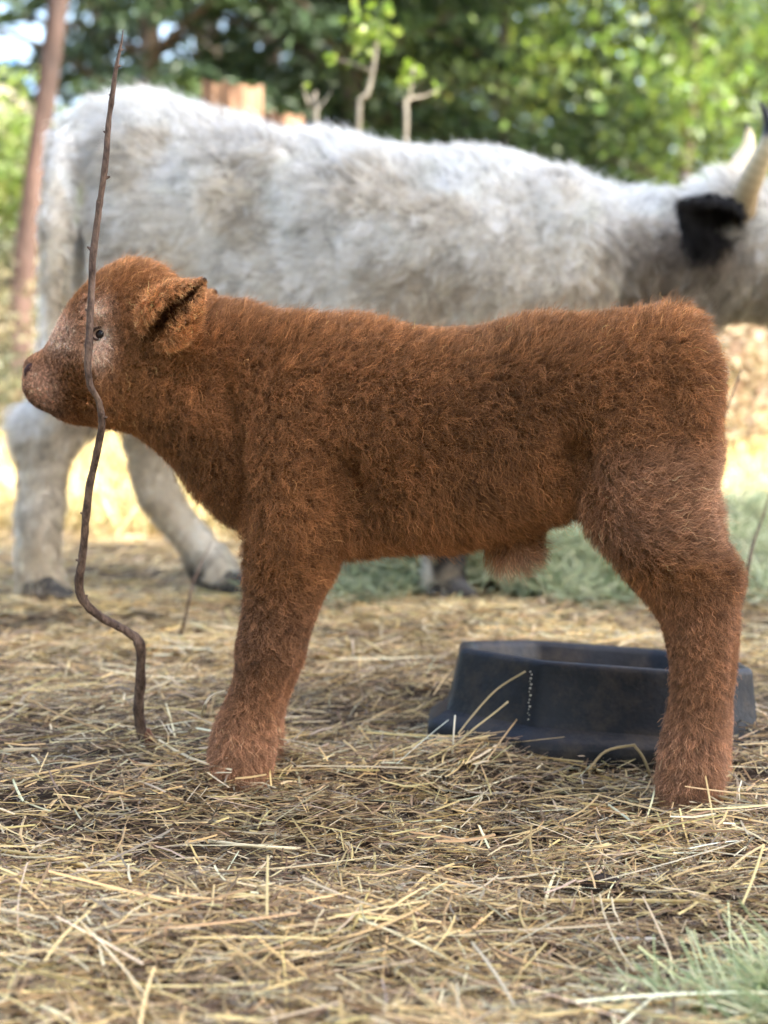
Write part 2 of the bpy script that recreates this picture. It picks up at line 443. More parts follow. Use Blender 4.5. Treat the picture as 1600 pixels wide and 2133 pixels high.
parts.append(sections([(59, 764, 60, 812, .020, 0), (63, 752, 66, 828, .034, 0), (78, 742, 82, 846, .041, 1), (96, 729, 106, 858, .042, 3), (110, 706, 130, 872, .045, 5), (124, 676, 160, 882, .053, 8), (145, 638, 195, 886, .063, 10), (175, 598, 230, 890, .071, 12),
    (215, 566, 262, 895, .075, 14), (270, 548, 300, 910, .076, 16), (330, 560, 340, 942, .077, 18), (395, 596, 385, 985, .079, 20), (460, 622, 430, 1045, .083, 20), (520, 636, 480, 1095, .088, 20), (600, 660, 570, 1120, .088, 22)]))
parts.append(loft(cst([(215, 800, 66, .038, -.026), (260, 815, 58, .03, -.03)]), nseg=20))                        # cheek
parts.append(loft(cst([(215, 800, 66, .038, .026), (260, 815, 58, .03, .03)]), nseg=20))
# fore legs
def foreleg(off, sx, wide=1.0):
    return loft(cst([(640 + sx, 830, 105, .045, off * .85), (620 + sx, 960, 108, .052, off), (608 + sx, 1090, 90, .050, off), (604 + sx, 1175, 74 * wide, .044, off), (588 + sx, 1250, 62 * wide, .038, off), (570 + sx, 1310, 56, .036, off), (558 + sx, 1365, 55, .036, off),
        (546 + sx, 1415, 46, .030, off), (530 + sx, 1465, 46, .029, off), (516 + sx, 1515, 54, .033, off), (508 + sx, 1562, 60, .038, off), (504 + sx, 1610, 58, .038, off)]), nseg=24)
parts.append(foreleg(-.062, -4)); parts.append(foreleg(.060, 14))
# hind legs
def hindleg(off, sx):
    return [loft(cst([(1335 + sx, 800, 130, .050, off * .8), (1335 + sx, 920, 138, .058, off), (1345 + sx, 1030, 118, .058, off), (1385 + sx, 1120, 96, .050, off), (1422 + sx, 1195, 78, .042, off), (1446 + sx, 1255, 70, .037, off),
        (1455 + sx, 1325, 60, .033, off), (1457 + sx, 1400, 50, .029, off), (1453 + sx, 1465, 48, .028, off), (1446 + sx, 1530, 53, .032, off), (1442 + sx, 1590, 57, .036, off), (1436 + sx, 1645, 58, .037, off)]), nseg=24),
        loft(cst([(1468 + sx, 1150, 26, .018, off), (1500 + sx, 1200, 24, .017, off), (1492 + sx, 1258, 26, .018, off)]), nseg=14)]
parts += hindleg(-.058, 0); parts += hindleg(.062, 16)
# tail pressed to the rump, sheath under the belly
parts.append(loft(cst([(1400, 664, 20, .016, 0), (1440, 686, 18, .015, 0), (1464, 745, 16, .013, 0), (1472, 820, 13, .012, 0), (1464, 890, 10, .010, 0)]), nseg=14))
parts.append(loft(cst([(1070, 1075, 60, .035, 0), (1075, 1120, 40, .025, 0), (1078, 1142, 24, .018, 0)]), nseg=16))
calfme = remesh(parts, .0048, 5)
V, T, Nn = mesharrays(calfme)
# mouth line, nostril, eye sockets, folds
def px3(px, py, off): return np.array(CP_(px, py, off))
disp = np.zeros(len(V))
for sgn in (-1, 1):
    disp -= .006 * gauss(V, px3(207, 697, sgn * .066), .014)
    disp -= .006 * gauss(V, px3(66, 776, sgn * .028), .008)
    disp += .003 * gauss(V, px3(75, 760, sgn * .030), .012)
    for k in range(10):
        disp -= .0040 * gauss(V, px3(62 + 8 * k, 816 + 4.4 * k, sgn * (.030 + .0015 * k)), .005)
    for k in range(9):                                   # fold where neck meets shoulder
        disp -= .0120 * gauss(V, px3(470 + 8 * k, 800 + 38 * k, sgn * .085), .022)
    for k in range(6):                                   # fold behind the elbow and at the flank
        disp -= .0150 * gauss(V, px3(735 + 5 * k, 960 + 30 * k, sgn * .105), .022)
        disp -= .0045 * gauss(V, px3(1385 + 2 * k, 780 + 30 * k, sgn * .10), .034)
    for k in range(6):
        disp -= .013 * gauss(V, px3(1185 + 7 * k, 900 + 28 * k, sgn * .108), .024)
disp += .0035 * vnoise(V, 38, 3) * np.clip((V[:, 2] - .35) / .2, 0, 1)
V = V + Nn * disp[:, None]
calfme.vertices.foreach_set('co', V.astype(np.float32).ravel()); calfme.update()
calfme.polygons.foreach_set('use_smooth', [True] * len(calfme.polygons))
calfme.materials.clear(); calfme.materials.append(M_skincol)
base = Vector((CP_(960, 1640).x, 1.94, float(gh(0.1, 1.94))))
calf = tag(empty('calf', base), 'fluffy red brown calf standing in profile on straw in front of the white cow', 'calf')
calfme.name = 'body'
ob = bpy.data.objects.new('body', calfme); COL.objects.link(ob); attach(ob, calf)

def pix(P):
    """calf-space position expressed in photograph pixels of its own standing plane"""
    Y = P[:, 1:2]
    d = P - np.array([0, 0, CAMH])
    dep = d @ np.array(CF)
    return 800 + F * d[:, 0] / dep, 1066.5 - F * (d @ np.array(CU)) / dep
def sm(x, a, b): t = np.clip((x - a) / (b - a), 0, 1); return t * t * (3 - 2 * t)
EYE = {s: px3(207, 697, s * .068) for s in (-1, 1)}
def calffur(P, Nn):
    # fixed coordinates on the calf: its standing plane
    xs = (P[:, 0]) / PXM * (1.95 / (1.90 + .05)) + 800
    Yc = 1.90 + (1440 - xs) / 1440 * .10
    xs = P[:, 0] * F / Yc + 800
    zs = (CAMH - P[:, 2]) * F / Yc + 716
    # zs counts photograph pixels down from the horizon line at the calf's own distance
    n = len(P)
    head = 1 - sm(xs, 300, 430); face = 1 - sm(xs, 150, 260); muzz = 1 - sm(xs, 95, 165)
    leg = sm(zs, 1150, 1290); foot = sm(zs, 1420, 1560)
    rump = sm(xs, 1150, 1300); thigh = rump * sm(zs, 880, 980) * (1 - sm(zs, 1080, 1180))
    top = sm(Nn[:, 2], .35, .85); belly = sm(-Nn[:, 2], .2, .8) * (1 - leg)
    ln = .024 * np.ones(n)
    ln = ln * (1 - .46 * leg) * (1 + .12 * foot)
    ln = ln * (1 - .30 * head) * (1 - .22 * face) * (1 - .52 * muzz)
    nos = np.maximum(gauss(P, px3(62, 778, -.024), .013), gauss(P, px3(62, 778, .024), .013)); nos = np.maximum(nos, gauss(P, px3(54, 780, 0), .016))
    ln = ln * (1 - .9 * nos)
    poll = np.exp(-((xs - 285) / 70) ** 2 - ((zs - 585) / 45) ** 2); ln += .010 * poll
    ln += .020 * (np.exp(-((xs - 1048) / 26) ** 2) + np.exp(-((xs - 1112) / 24) ** 2)) * sm(zs, 1095, 1130) * (1 - leg * 0) * (np.abs(P[:, 1] - Yc) < .05)
    ln += .004 * np.exp(-((zs - 660) / 40) ** 2) * (xs > 480) + .007 * belly * (xs > 700) * (xs < 1160)
    ln = ln * (1 + .24 * vnoise(P, 45, 21))
    comb = np.zeros((n, 3))
    comb[:, 0] = .75 - .6 * leg; comb[:, 2] = -.55 - .6 * leg - .3 * belly
    comb[:, 0] += .3 * top; comb[:, 2] = comb[:, 2] + .5 * top * (1 - leg)
    comb[:, 2] += .9 * thigh; comb[:, 0] += .5 * thigh
    comb[:, 0] = comb[:, 0] * (1 - face) + face * .9; comb[:, 2] = comb[:, 2] * (1 - face) + face * .25
    ey = np.zeros(n)
    for s in (-1, 1):
        dv = P - EYE[s]; g = np.exp(-(dv ** 2).sum(1) / .030 ** 2); ey = np.maximum(ey, g)
        comb = comb * (1 - g[:, None]) + nrm(dv) * g[:, None]
    eyeg = np.maximum(gauss(P, EYE[-1], .0100), gauss(P, EYE[1], .0100))
    ln = ln * (1 - .86 * np.clip(eyeg * 1.2, 0, 1)) * (1 - .1 * ey)
    comb += .55 * np.stack([vnoise(P, 30, 31), vnoise(P, 30, 32), vnoise(P, 30, 33)], 1) * (1 - .6 * leg)[:, None]
    lay = .74 - .16 * top * (1 - head) - .12 * belly + .12 * leg + .12 * muzz
    # coat colour
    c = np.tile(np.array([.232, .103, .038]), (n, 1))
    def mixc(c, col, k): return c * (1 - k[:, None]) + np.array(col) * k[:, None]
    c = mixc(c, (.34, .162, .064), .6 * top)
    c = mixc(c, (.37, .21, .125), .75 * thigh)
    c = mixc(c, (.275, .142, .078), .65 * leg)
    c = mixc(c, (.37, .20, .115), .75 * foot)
    c = mixc(c, (.30, .142, .054), .5 * head * (1 - face))
    pale = np.maximum(np.exp(-((xs - 150) / 38) ** 2 - ((zs - 700) / 36) ** 2), np.exp(-((xs - 232) / 24) ** 2 - ((zs - 715) / 38) ** 2))
    pale = np.maximum(pale, .8 * np.exp(-((xs - 225) / 26) ** 2 - ((zs - 655) / 26) ** 2))
    c = mixc(c, (.74, .51, .37), .93 * np.clip(pale * 1.45, 0, 1))
    c = mixc(c, (.74, .47, .33), .92 * np.exp(-((xs - 100) / 38) ** 2 - ((zs - 805) / 44) ** 2))
    c = mixc(c, (.15, .068, .027), .5 * np.exp(-((xs - 172) / 42) ** 2 - ((zs - 800) / 26) ** 2))
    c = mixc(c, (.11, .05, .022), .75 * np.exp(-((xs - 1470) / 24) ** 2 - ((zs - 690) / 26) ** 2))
    c = mixc(c, (.48, .29, .19), .7 * np.exp(-((xs - 1080) / 70) ** 2) * sm(zs, 1110, 1150))
    ml = np.min(np.stack([((xs - a_) / 9) ** 2 + ((zs - b_) / 7) ** 2 for a_, b_ in ((62, 816), (74, 832), (88, 842), (102, 849), (118, 853), (134, 854))]), 0)
    c = mixc(c, (.07, .028, .014), .8 * np.exp(-ml))
    c = c * (1 + .17 * vnoise(P, 14, 41) + .10 * vnoise(P, 40, 42))[:, None]
    return dict(len=ln, comb=comb, lay=lay, col=c, curl=(1 - .35 * leg - .5 * thigh) * (1 - .6 * face) * (1 + .4 * vnoise(P, 20, 44)), dens=(1 + .9 * head + .7 * face + .5 * muzz + .3 * leg) * (1 - .97 * np.clip(nos * 1.3, 0, 1)) * (1 - .97 * np.clip(eyeg * 1.6, 0, 1)))
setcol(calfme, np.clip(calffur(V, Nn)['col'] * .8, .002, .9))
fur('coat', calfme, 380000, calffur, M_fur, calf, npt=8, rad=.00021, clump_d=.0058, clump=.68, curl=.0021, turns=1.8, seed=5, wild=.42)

# eyes, nostrils and mouth
M_eye = mat_plain('eye', (.020, .012, .009), .22, .35)
M_lid = mat_plain('eyelid', (.06, .032, .022), .6, .25)
M_nose = mat_noise('nose_skin', (.20, .085, .055), (.30, .14, .09), scale=150, rough=.38, bump=.5, bscale=500, bdist=.001)
M_dark = mat_plain('nostril_hole', (.045, .018, .014), .6, .2)
def ellipsoid(c, r, n=16, rot=None):
    V = []; Fc = []
    for i in range(n + 1):
        th = math.pi * i / n
        for k in range(2 * n):
            ph = math.pi * k / n
            v = Vector((r[0] * math.sin(th) * math.cos(ph), r[1] * math.sin(th) * math.sin(ph), r[2] * math.cos(th)))
            if rot: v = rot @ v
            V.append(Vector(c) + v)
    for i in range(n):
        for k in range(2 * n):
            a = i * 2 * n + k; b_ = i * 2 * n + (k + 1) % (2 * n); Fc.append((a, a + 2 * n, b_ + 2 * n, b_))
    return V, Fc
def torus(c, R1, R2, r, rot, n=28, m=8):
    V = []; Fc = []
    for i in range(n):
        a = 2 * math.pi * i / n
        for k in range(m):
            b_ = 2 * math.pi * k / m
            V.append(Vector(c) + rot @ Vector(((R1 + r * math.cos(b_)) * math.cos(a), r * math.sin(b_), (R2 + r * math.cos(b_)) * math.sin(a))))
            Fc.append((i * m + k, i * m + (k + 1) % m, ((i + 1) % n) * m + (k + 1) % m, ((i + 1) % n) * m + k))
    return V, Fc
kd = kdtree.KDTree(len(V))
for i in range(len(V)): kd.insert(V[i], i)
kd.balance()
for s in (-1, 1):
    co, i, _ = kd.find(EYE[s]); nn = Vector(Nn[i])
    ev, ef = ellipsoid(co - nn * .0088, (.0110, .0115, .0100))
    e = meshobj('eye', ev, ef, M_eye, calf)
    rot = Matrix.Rotation(math.radians(-14), 3, 'Y') @ Matrix.Rotation(-s * .18, 3, 'Z')
    tv, tf = torus(co + nn * .0005, .0108, .0076, .0016, rot)
    meshobj('eyelid', tv, tf, M_lid, e)
    co, i, _ = kd.find(px3(72, 775, s * .030)); nn = Vector(Nn[i])
    nv, nf = ellipsoid(co - nn * .0018, (.0070, .0055, .0105), 10, Matrix.Rotation(.35, 3, 'Y'))
    meshobj('nostril', nv, nf, M_dark, calf)
# bare nose leather between the nostrils
nv, nf = loft(cst([(77, 762, 13, .020, 0), (69, 775, 15, .028, 0), (67, 790, 15, .026, 0), (71, 804, 12, .02, 0)]), nseg=20)
meshobj('nose', nv, nf, M_nose, calf)

# ears: a rolled, furred leaf; opening to the side
def ear(axis, perp, out, Wd, L, thick, curlang, base, mat, name, parent, nu=22, nv=20, tipw=.0):
    rows = []
    for layer in (0, 1):
        for i in range(nu + 1):
            u = i / nu
            wv = Wd * (max(0.0, math.sin(math.pi * (u * .86 + .14))) ** 1.0) * (1 - .15 * u) * 1.08 + .0008
            for k in range(nv + 1):
                v = k / nv * 2 - 1
                ph = v * curlang
                r = wv - layer * thick * (1 - .6 * abs(v))
                p = base + axis * (L * u) + perp * (r * math.sin(ph) * 1.05) + out * (-r * math.cos(ph) * .85 + wv * .5 + .012 * u)
                rows.append(p)
    n1 = (nu + 1) * (nv + 1); Fc = []
    def id_(l, i, k): return l * n1 + i * (nv + 1) + k
    for i in range(nu):
        for k in range(nv):
            Fc.append((id_(0, i, k), id_(0, i, k + 1), id_(0, i + 1, k + 1), id_(0, i + 1, k)))
            Fc.append((id_(1, i, k), id_(1, i + 1, k), id_(1, i + 1, k + 1), id_(1, i, k + 1)))
        for k in (0, nv):
            q = (id_(0, i, k), id_(0, i + 1, k), id_(1, i + 1, k), id_(1, i, k)); Fc.append(q if k == 0 else tuple(reversed(q)))
    for k in range(nv):
        Fc.append((id_(0, nu, k), id_(0, nu, k + 1), id_(1, nu, k + 1), id_(1, nu, k)))
        Fc.append((id_(0, 0, k), id_(1, 0, k), id_(1, 0, k + 1), id_(0, 0, k + 1)))
    o = meshobj(name, rows, Fc, mat, parent)
    bm = bmesh.new(); bm.from_mesh(o.data); bmesh.ops.recalc_face_normals(bm, faces=bm.faces); bm.to_mesh(o.data); bm.free()
    o.data.update(); return o
for s in (-1, 1):
    b0 = Vector(px3(326, 694, s * .068)); tp = Vector(px3(438, 574, s * .122))
    if s == 1: tp = Vector(px3(455, 600, .125))
    ax = (tp - b0); L = ax.length; ax.normalize()
    out = Vector((0, s, 0)); out = (out - ax * out.dot(ax)).normalized(); pp = ax.cross(out).normalized()
    e = ear(ax, pp, out, .027, L, .004, math.radians(146), b0, M_calfskin, 'ear', calf)
    def earfur(P, Nn, b0=np.array(b0), ax=np.array(ax), out=np.array(out), L=L):
        n = len(P); u = ((P - b0) @ ax) / L
        o_ = (P - b0) @ out
        cen = b0 + np.outer(u * L, ax) + out * .008
        inside = ((P - cen) * Nn).sum(1) < 0
        c = np.where(inside[:, None], np.array([.17, .075, .03]), np.array([.45, .225, .095])) * (1 + .2 * vnoise(P, 60, 51))[:, None]
        tip = sm(u, .95, 1.02)
        c = c * (1 - tip[:, None] * .7)
        edge = sm(o_, .012, .03)
        c = c + edge[:, None] * np.array([.07, .04, .015])
        ln = np.where(inside, .010, .0150) * (1 - .62 * sm(u, .45, .95)) + .006 * edge
        comb = np.tile(ax * .8, (n, 1)) + Nn * 0 + np.array([0, 0, -.35]) + out * (.3 * edge)[:, None]
        comb = comb + .4 * np.stack([vnoise(P, 70, 61), vnoise(P, 70, 62), vnoise(P, 70, 63)], 1)
        return dict(len=ln, comb=comb, lay=np.full(n, .72), col=c, curl=np.full(n, .8), dens=np.where(inside, .35, 1.0))
    fur('ear_fur', e.data, 17000, earfur, M_fur, e, npt=7, rad=.00021, clump_d=.006, clump=.65, curl=.0015, turns=1.5, seed=8 + s, wild=.3)

# ------------------------------------------------------------------ bent twig standing in the straw before the calf's face
M_twig = mat_noise('twig_bark', (.045, .026, .020), (.25, .165, .12), scale=120, rough=.8, bump=1.0, bscale=420, stretch=(1, 1, .45), bdist=.003)
M_twigcore = mat_noise('split_wood', (.09, .035, .022), (.22, .10, .06), scale=70, rough=.7, bump=.6, bscale=150)
tw = [(318, 1575, 12), (300, 1535, 12.5), (288, 1490, 11.5), (292, 1420, 11), (291, 1345, 11), (268, 1318, 10.5), (215, 1288, 10.5), (178, 1256, 10), (164, 1222, 10), (170, 1170, 9.5), (178, 1090, 9.2), (190, 1000, 9.2), (205, 930, 8.8),
      (210, 880, 8.6), (206, 838, 8.4), (190, 805, 8.2), (184, 760, 8), (188, 690, 8), (190, 620, 7.8), (194, 540, 7.6), (204, 450, 7.2), (214, 385, 7), (222, 310, 6.6), (231, 230, 6), (240, 160, 5), (249, 110, 3.6), (254, 85, 2.0), (257, 62, 1.0)]
rows = []
for px, py, r in tw:
    k = (1575 - py) / 1500.0
    Y = 2.035 - .205 * min(1, k * 1.9) - .03 * k
    p = W(px, py, Y); rows.append((p.x, p.y, p.z, .9 * r * Y / F, .9 * r * Y / F))
tv, tf = loft(rows, nseg=14, sub=5)
tc_ = catmull(rows, 5)
jit = 1 + .0
dd = tv[:, None, :] - tc_[None, :, :3]; ni = (dd ** 2).sum(2).argmin(1); rad_ = tv - tc_[ni, :3]
knot = 1 + .15 * vnoise(tv, 90, 70) + .10 * vnoise(tv, 330, 74) + .22 * np.exp(-((np.sin(ni * .39 + .6 * np.sin(ni * .17)) - 1) / .02) ** 2)
tv = tc_[ni, :3] + rad_ * knot[:, None] + .0009 * np.stack([vnoise(tv, 60, 71), vnoise(tv, 60, 72), 0 * ni], 1)
stick = tag(empty('stick', Vector(rows[0][:3])), 'thin crooked bare stick standing upright in the straw before the calf face', 'stick')
meshobj('stem', tv, tf, M_twig, stick)
def nub(i, ang, ln, r0, name='bud'):
    c = Vector(tc_[i, :3]); rr = tc_[i, 3]
    tdir = Vector(tc_[min(i + 1, len(tc_) - 1), :3] - tc_[max(i - 1, 0), :3]).normalized()
    side = Vector((math.cos(ang), math.sin(ang), 0)); side = (side - tdir * side.dot(tdir)).normalized()
    a = c + side * rr * .3; b_ = c + side * (rr + ln) + tdir * ln * .8
    v, f = loft([(*a, r0 * 1.3, r0 * 1.3), (*((a + b_) / 2), r0, r0), (*b_, r0 * .55, r0 * .55)], nseg=8, sub=2)
    meshobj(name, v, f, M_twig, stick)
for i, ang, ln, r0 in ((106, 0.2, .003, .0021), (96, 3.0, .004, .0021), (117, 2.7, .0015, .0018), (122, .1, .0015, .0018), (112, 3.3, .0018, .0018), (66, -.2, .003, .0022), (88, 3.1, .002, .0018), (51, 3.2, .0022, .002), (45, 3.1, .002, .002), (36, .6, .002, .0022), (30, 1.6, .0025, .002), (27, -1.8, .002, .002), (126, .5, .0015, .0014)):
    nub(i, ang, ln, r0)
for k in range(26):
    i = random.randint(3, 40); nub(i, random.uniform(-.4, 3.6), random.uniform(.0006, .002), random.uniform(.0005, .001), 'thorn')
for q in range(3):      # split bark at the foot
    a = W(300 + 5 * q, 1520, 2.02); b_ = W(312 + 9 * q, 1572, 2.02)
    v, f = loft([(a.x, a.y, a.z, .002, .002), ((a.x + b_.x) / 2 + .002, a.y - .006, (a.z + b_.z) / 2, .0026, .002), (b_.x, b_.y, b_.z, .0012, .0012)], nseg=8, sub=2)
    meshobj('split_bark', v, f, M_twigcore, stick)

# ------------------------------------------------------------------ black rubber feed pan
M_rub = mat_noise('black_rubber', (.007, .0075, .010), (.016, .018, .024), scale=14, rough=.47, bump=.35, bscale=160, spec=.32, bdist=.003)
m_ = M_rub; t = m_.node_tree; b = t.nodes['Principled BSDF']
n5 = N_(t, 'TexNoise'); n5.inputs['Scale'].default_value = 9; n5.inputs['Detail'].default_value = 10; n5.inputs['Roughness'].default_value = .75
tcx = N_(t, 'TexCoord'); t.links.new(tcx.outputs['Object'], n5.inputs['Vector'])
r5 = N_(t, 'ValToRGB'); r5.color_ramp.elements[0].position = .48; r5.color_ramp.elements[1].position = .72
t.links.new(n5.outputs[0], r5.inputs[0])
mx = N_(t, 'Mix', data_type='RGBA'); old = b.inputs['Base Color'].links[0].from_socket
t.links.new(r5.outputs[0], mx.inputs['Factor']); t.links.new(old, mx.inputs['A']); mx.inputs['B'].default_value = (.085, .062, .042, 1)
t.links.new(mx.outputs['Result'], b.inputs['Base Color'])
mr = N_(t, 'MapRange'); mr.inputs['To Min'].default_value = .36; mr.inputs['To Max'].default_value = .72
t.links.new(n5.outputs[0], mr.inputs['Value']); t.links.new(mr.outputs[0], b.inputs['Roughness'])
def octo(hx, hy, c, z, n=5, rr=.009):
    """chamfered rectangle, corners rounded"""
    cs = [(hx, -hy + c), (hx, hy - c), (hx - c * 1.1, hy), (-hx + c * 1.1, hy), (-hx, hy - c), (-hx, -hy + c), (-hx + c * 1.1, -hy), (hx - c * 1.1, -hy)]
    out = []
    for i in range(8):
        p = Vector(cs[i]).to_2d(); a = Vector(cs[i - 1]).to_2d(); b_ = Vector(cs[(i + 1) % 8]).to_2d()
        s = p + (a - p).normalized() * rr; e = p + (b_ - p).normalized() * rr
        for k in range(n):
            q = k / (n - 1); r = s * (1 - q) ** 2 + p * 2 * q * (1 - q) + e * q * q
            out.append(Vector((r.x, r.y, z)))
    return out
PANLOC = Vector((W(1246, 1500, 2.21).x, 2.215, -.006))
PANR = (Matrix.Rotation(math.radians(-3), 4, 'Z') @ Matrix.Rotation(math.radians(3.6), 4, 'Y') @ Matrix.Rotation(math.radians(-5.6), 4, 'X')).to_3x3()
def shell(loops, name, mat, parent, closed_top=False, closed_bottom=False):
    n = len(loops[0]); V = [PANLOC + PANR @ p for L in loops for p in L]; Fc = []
    for i in range(len(loops) - 1):
        for k in range(n):
            Fc.append((i * n + k, i * n + (k + 1) % n, (i + 1) * n + (k + 1) % n, (i + 1) * n + k))
    if closed_top: Fc.append(tuple(range((len(loops) - 1) * n, len(loops) * n)))
    if closed_bottom: Fc.append(tuple(reversed(range(n))))
    return meshobj(name, V, Fc, mat, parent)
pan = tag(empty('feed_pan', PANLOC), 'black rubber livestock feed pan half bedded in straw behind the calf hind leg', 'feed pan')
# wall with rolled rim, inner wall and floor
A = lambda hx, hy, z: octo(hx, hy, .096 * hx / .2, z)
shell([A(.224, .172, .024), A(.222, .170, .030), A(.219, .167, .040), A(.2125, .1605, .085), A(.2105, .1585, .098), A(.2100, .1580, .105), A(.2075, .1555, .1115), A(.2010, .1490, .1135), A(.190, .1375, .112), A(.186, .134, .104), A(.176, .126, .060), A(.166, .116, .034), A(.150, .100, .030)], 'wall', M_rub, pan, closed_top=True)
shell([A(.248, .194, -.022), A(.249, .195, -.004), A(.248, .194, .006), A(.244, .190, .010), A(.2245, .1725, .0245), A(.212, .160, .0260)], 'foot_flange', M_rub, pan)
M_dot = mat_plain('mould_dot', (.42, .40, .34), .7, .2)
def pan_dot(x, y, z, r):
    v, f = ellipsoid(PANLOC + PANR @ Vector((x, y, z)), (r, r * .5, r), 5); meshobj('mould_dot', v, f, M_dot, pan)
for k in range(15):
    z = .034 + .064 * k / 14 + random.uniform(-.0012, .0012)
    hy = .167 - .0065 * (z - .04) / .045
    pan_dot(-.112 + .0012 * math.sin(k * 2.1), -hy - .0012, z, random.choice((.0009, .0012, .0016)))
for k in range(6): pan_dot(-.116, .131 + .004 * (k / 5) * 0 - .0035 + .0015 * k, .072 + .006 * k, .0015)

# ------------------------------------------------------------------ the white cow behind (faces right)
YC = 3.40
KM = YC / F
def KP(px, py, off=0.0): return W(px, py, YC + off)
def kst(rows): return [(*KP(a, b_, e), c * KM, d) for a, b_, c, d, e in rows]
kp = []
tr = []
for x, yt, yb, hw in [(212, 296, 640, .11), (245, 236, 780, .18), (300, 214, 840, .225), (420, 256, 860, .235), (560, 296, 880, .265), (700, 312, 890, .285), (850, 322, 890, .285), (1000, 330, 875, .262), (1090, 345, 850, .235), (1165, 385, 800, .185), (1215, 440, 730, .11)]:
    p = KP(x, yt); q = KP(x, yb); tr.append((p.x, p.y, (p.z + q.z) / 2, (p.z - q.z) / 2, hw))
kp.append(loft(tr, nseg=32, fixed=True, power=2.2, capl=.35))
kp.append(loft(kst([(1110, 580, 205, .17, 0), (1220, 560, 160, .13, -.01), (1320, 552, 136, .11, -.02), (1420, 548, 128, .105, -.03), (1500, 520, 118, .11, -.05), (1580, 540, 112, .11, -.07), (1660, 585, 92, .09, -.09), (1740, 640, 72, .075, -.1), (1795, 675, 60, .07, -.1)]), nseg=28))
kp.append(loft(kst([(1500, 450, 60, .085, -.05), (1545, 430, 46, .07, -.06)]), nseg=20))
kp.append(loft(kst([(1160, 460, 100, .10, -.11), (1130, 600, 120, .10, -.14), (1080, 740, 100, .09, -.14)]), nseg=24))      # shoulder
kp.append(loft(kst([(1160, 460, 100, .10, .11), (1130, 600, 120, .10, .14), (1080, 740, 100, .09, .14)]), nseg=24))
for s in (-1, 1):
    kp.append(loft(kst([(540, 335, 42, .04, s * .17), (580, 345, 36, .035, s * .19)]), nseg=16))                            # hook bones
    kp.append(loft(kst([(215, 335, 40, .045, s * .09), (245, 350, 45, .05, s * .11)]), nseg=16))                             # pin bones
kp.append(loft(kst([(330, 420, 130, .09, -.10), (318, 590, 112, .10, -.13), (250, 740, 90, .075, -.14), (155, 840, 70, .06, -.14), (108, 905, 55, .05, -.14), (92, 980, 46, .042, -.14), (86, 1060, 40, .038, -.14), (82, 1130, 42, .04, -.14), (84, 1190, 46, .044, -.14), (90, 1232, 50, .05, -.14)]), nseg=24))
kp.append(loft(kst([(60, 878, 30, .03, -.14), (40, 905, 24, .025, -.14), (62, 960, 28, .026, -.14)]), nseg=12))             # hock
kp.append(loft(kst([(270, 500, 130, .09, .10), (300, 700, 120, .09, .12), (330, 830, 80, .065, .05), (315, 920, 54, .05, .0), (318, 985, 44, .042, .0), (358, 1065, 40, .038, .0), (412, 1140, 42, .038, .0), (450, 1195, 44, .042, .0), (472, 1228, 42, .045, .0)]), nseg=24))
kp.append(loft(kst([(990, 760, 105, .08, -.14), (960, 900, 76, .065, -.14), (940, 1010, 52, .05, -.13), (930, 1090, 42, .042, -.12), (922, 1160, 36, .038, -.11), (922, 1205, 40, .042, -.10), (928, 1236, 42, .045, -.10)]), nseg=20))
kp.append(loft(kst([(1030, 760, 105, .08, .14), (1005, 900, 70, .065, .15), (985, 1010, 48, .05, .17), (977, 1100, 38, .042, .20), (972, 1170, 36, .04, .21), (970, 1200, 38, .04, .21)]), nseg=20))
kp.append(loft(kst([(215, 275, 40, .05, -.02), (158, 290, 36, .04, -.06), (126, 350, 30, .032, -.14), (117, 460, 26, .028, -.20), (113, 580, 25, .026, -.22), (107, 720, 23, .024, -.24), (104, 850, 18, .02, -.25)]), nseg=14))   # tail
cowme = remesh(kp, .0125, 6)
KV, KT, KN = mesharrays(cowme)
KV = KV + KN * (.008 * vnoise(KV, 22, 81))[:, None]
cowme.vertices.foreach_set('co', KV.astype(np.float32).ravel()); cowme.update()
cowme.polygons.foreach_set('use_smooth', [True] * len(cowme.polygons))
cowme.materials.clear(); cowme.materials.append(M_skincol); cowme.name = 'body'
cow = tag(empty('cow', Vector((KP(650, 1250).x, YC, 0))), 'shaggy white horned cow with black ears standing behind the calf', 'cow')
ob = bpy.data.objects.new('body', cowme); COL.objects.link(ob); attach(ob, cow)
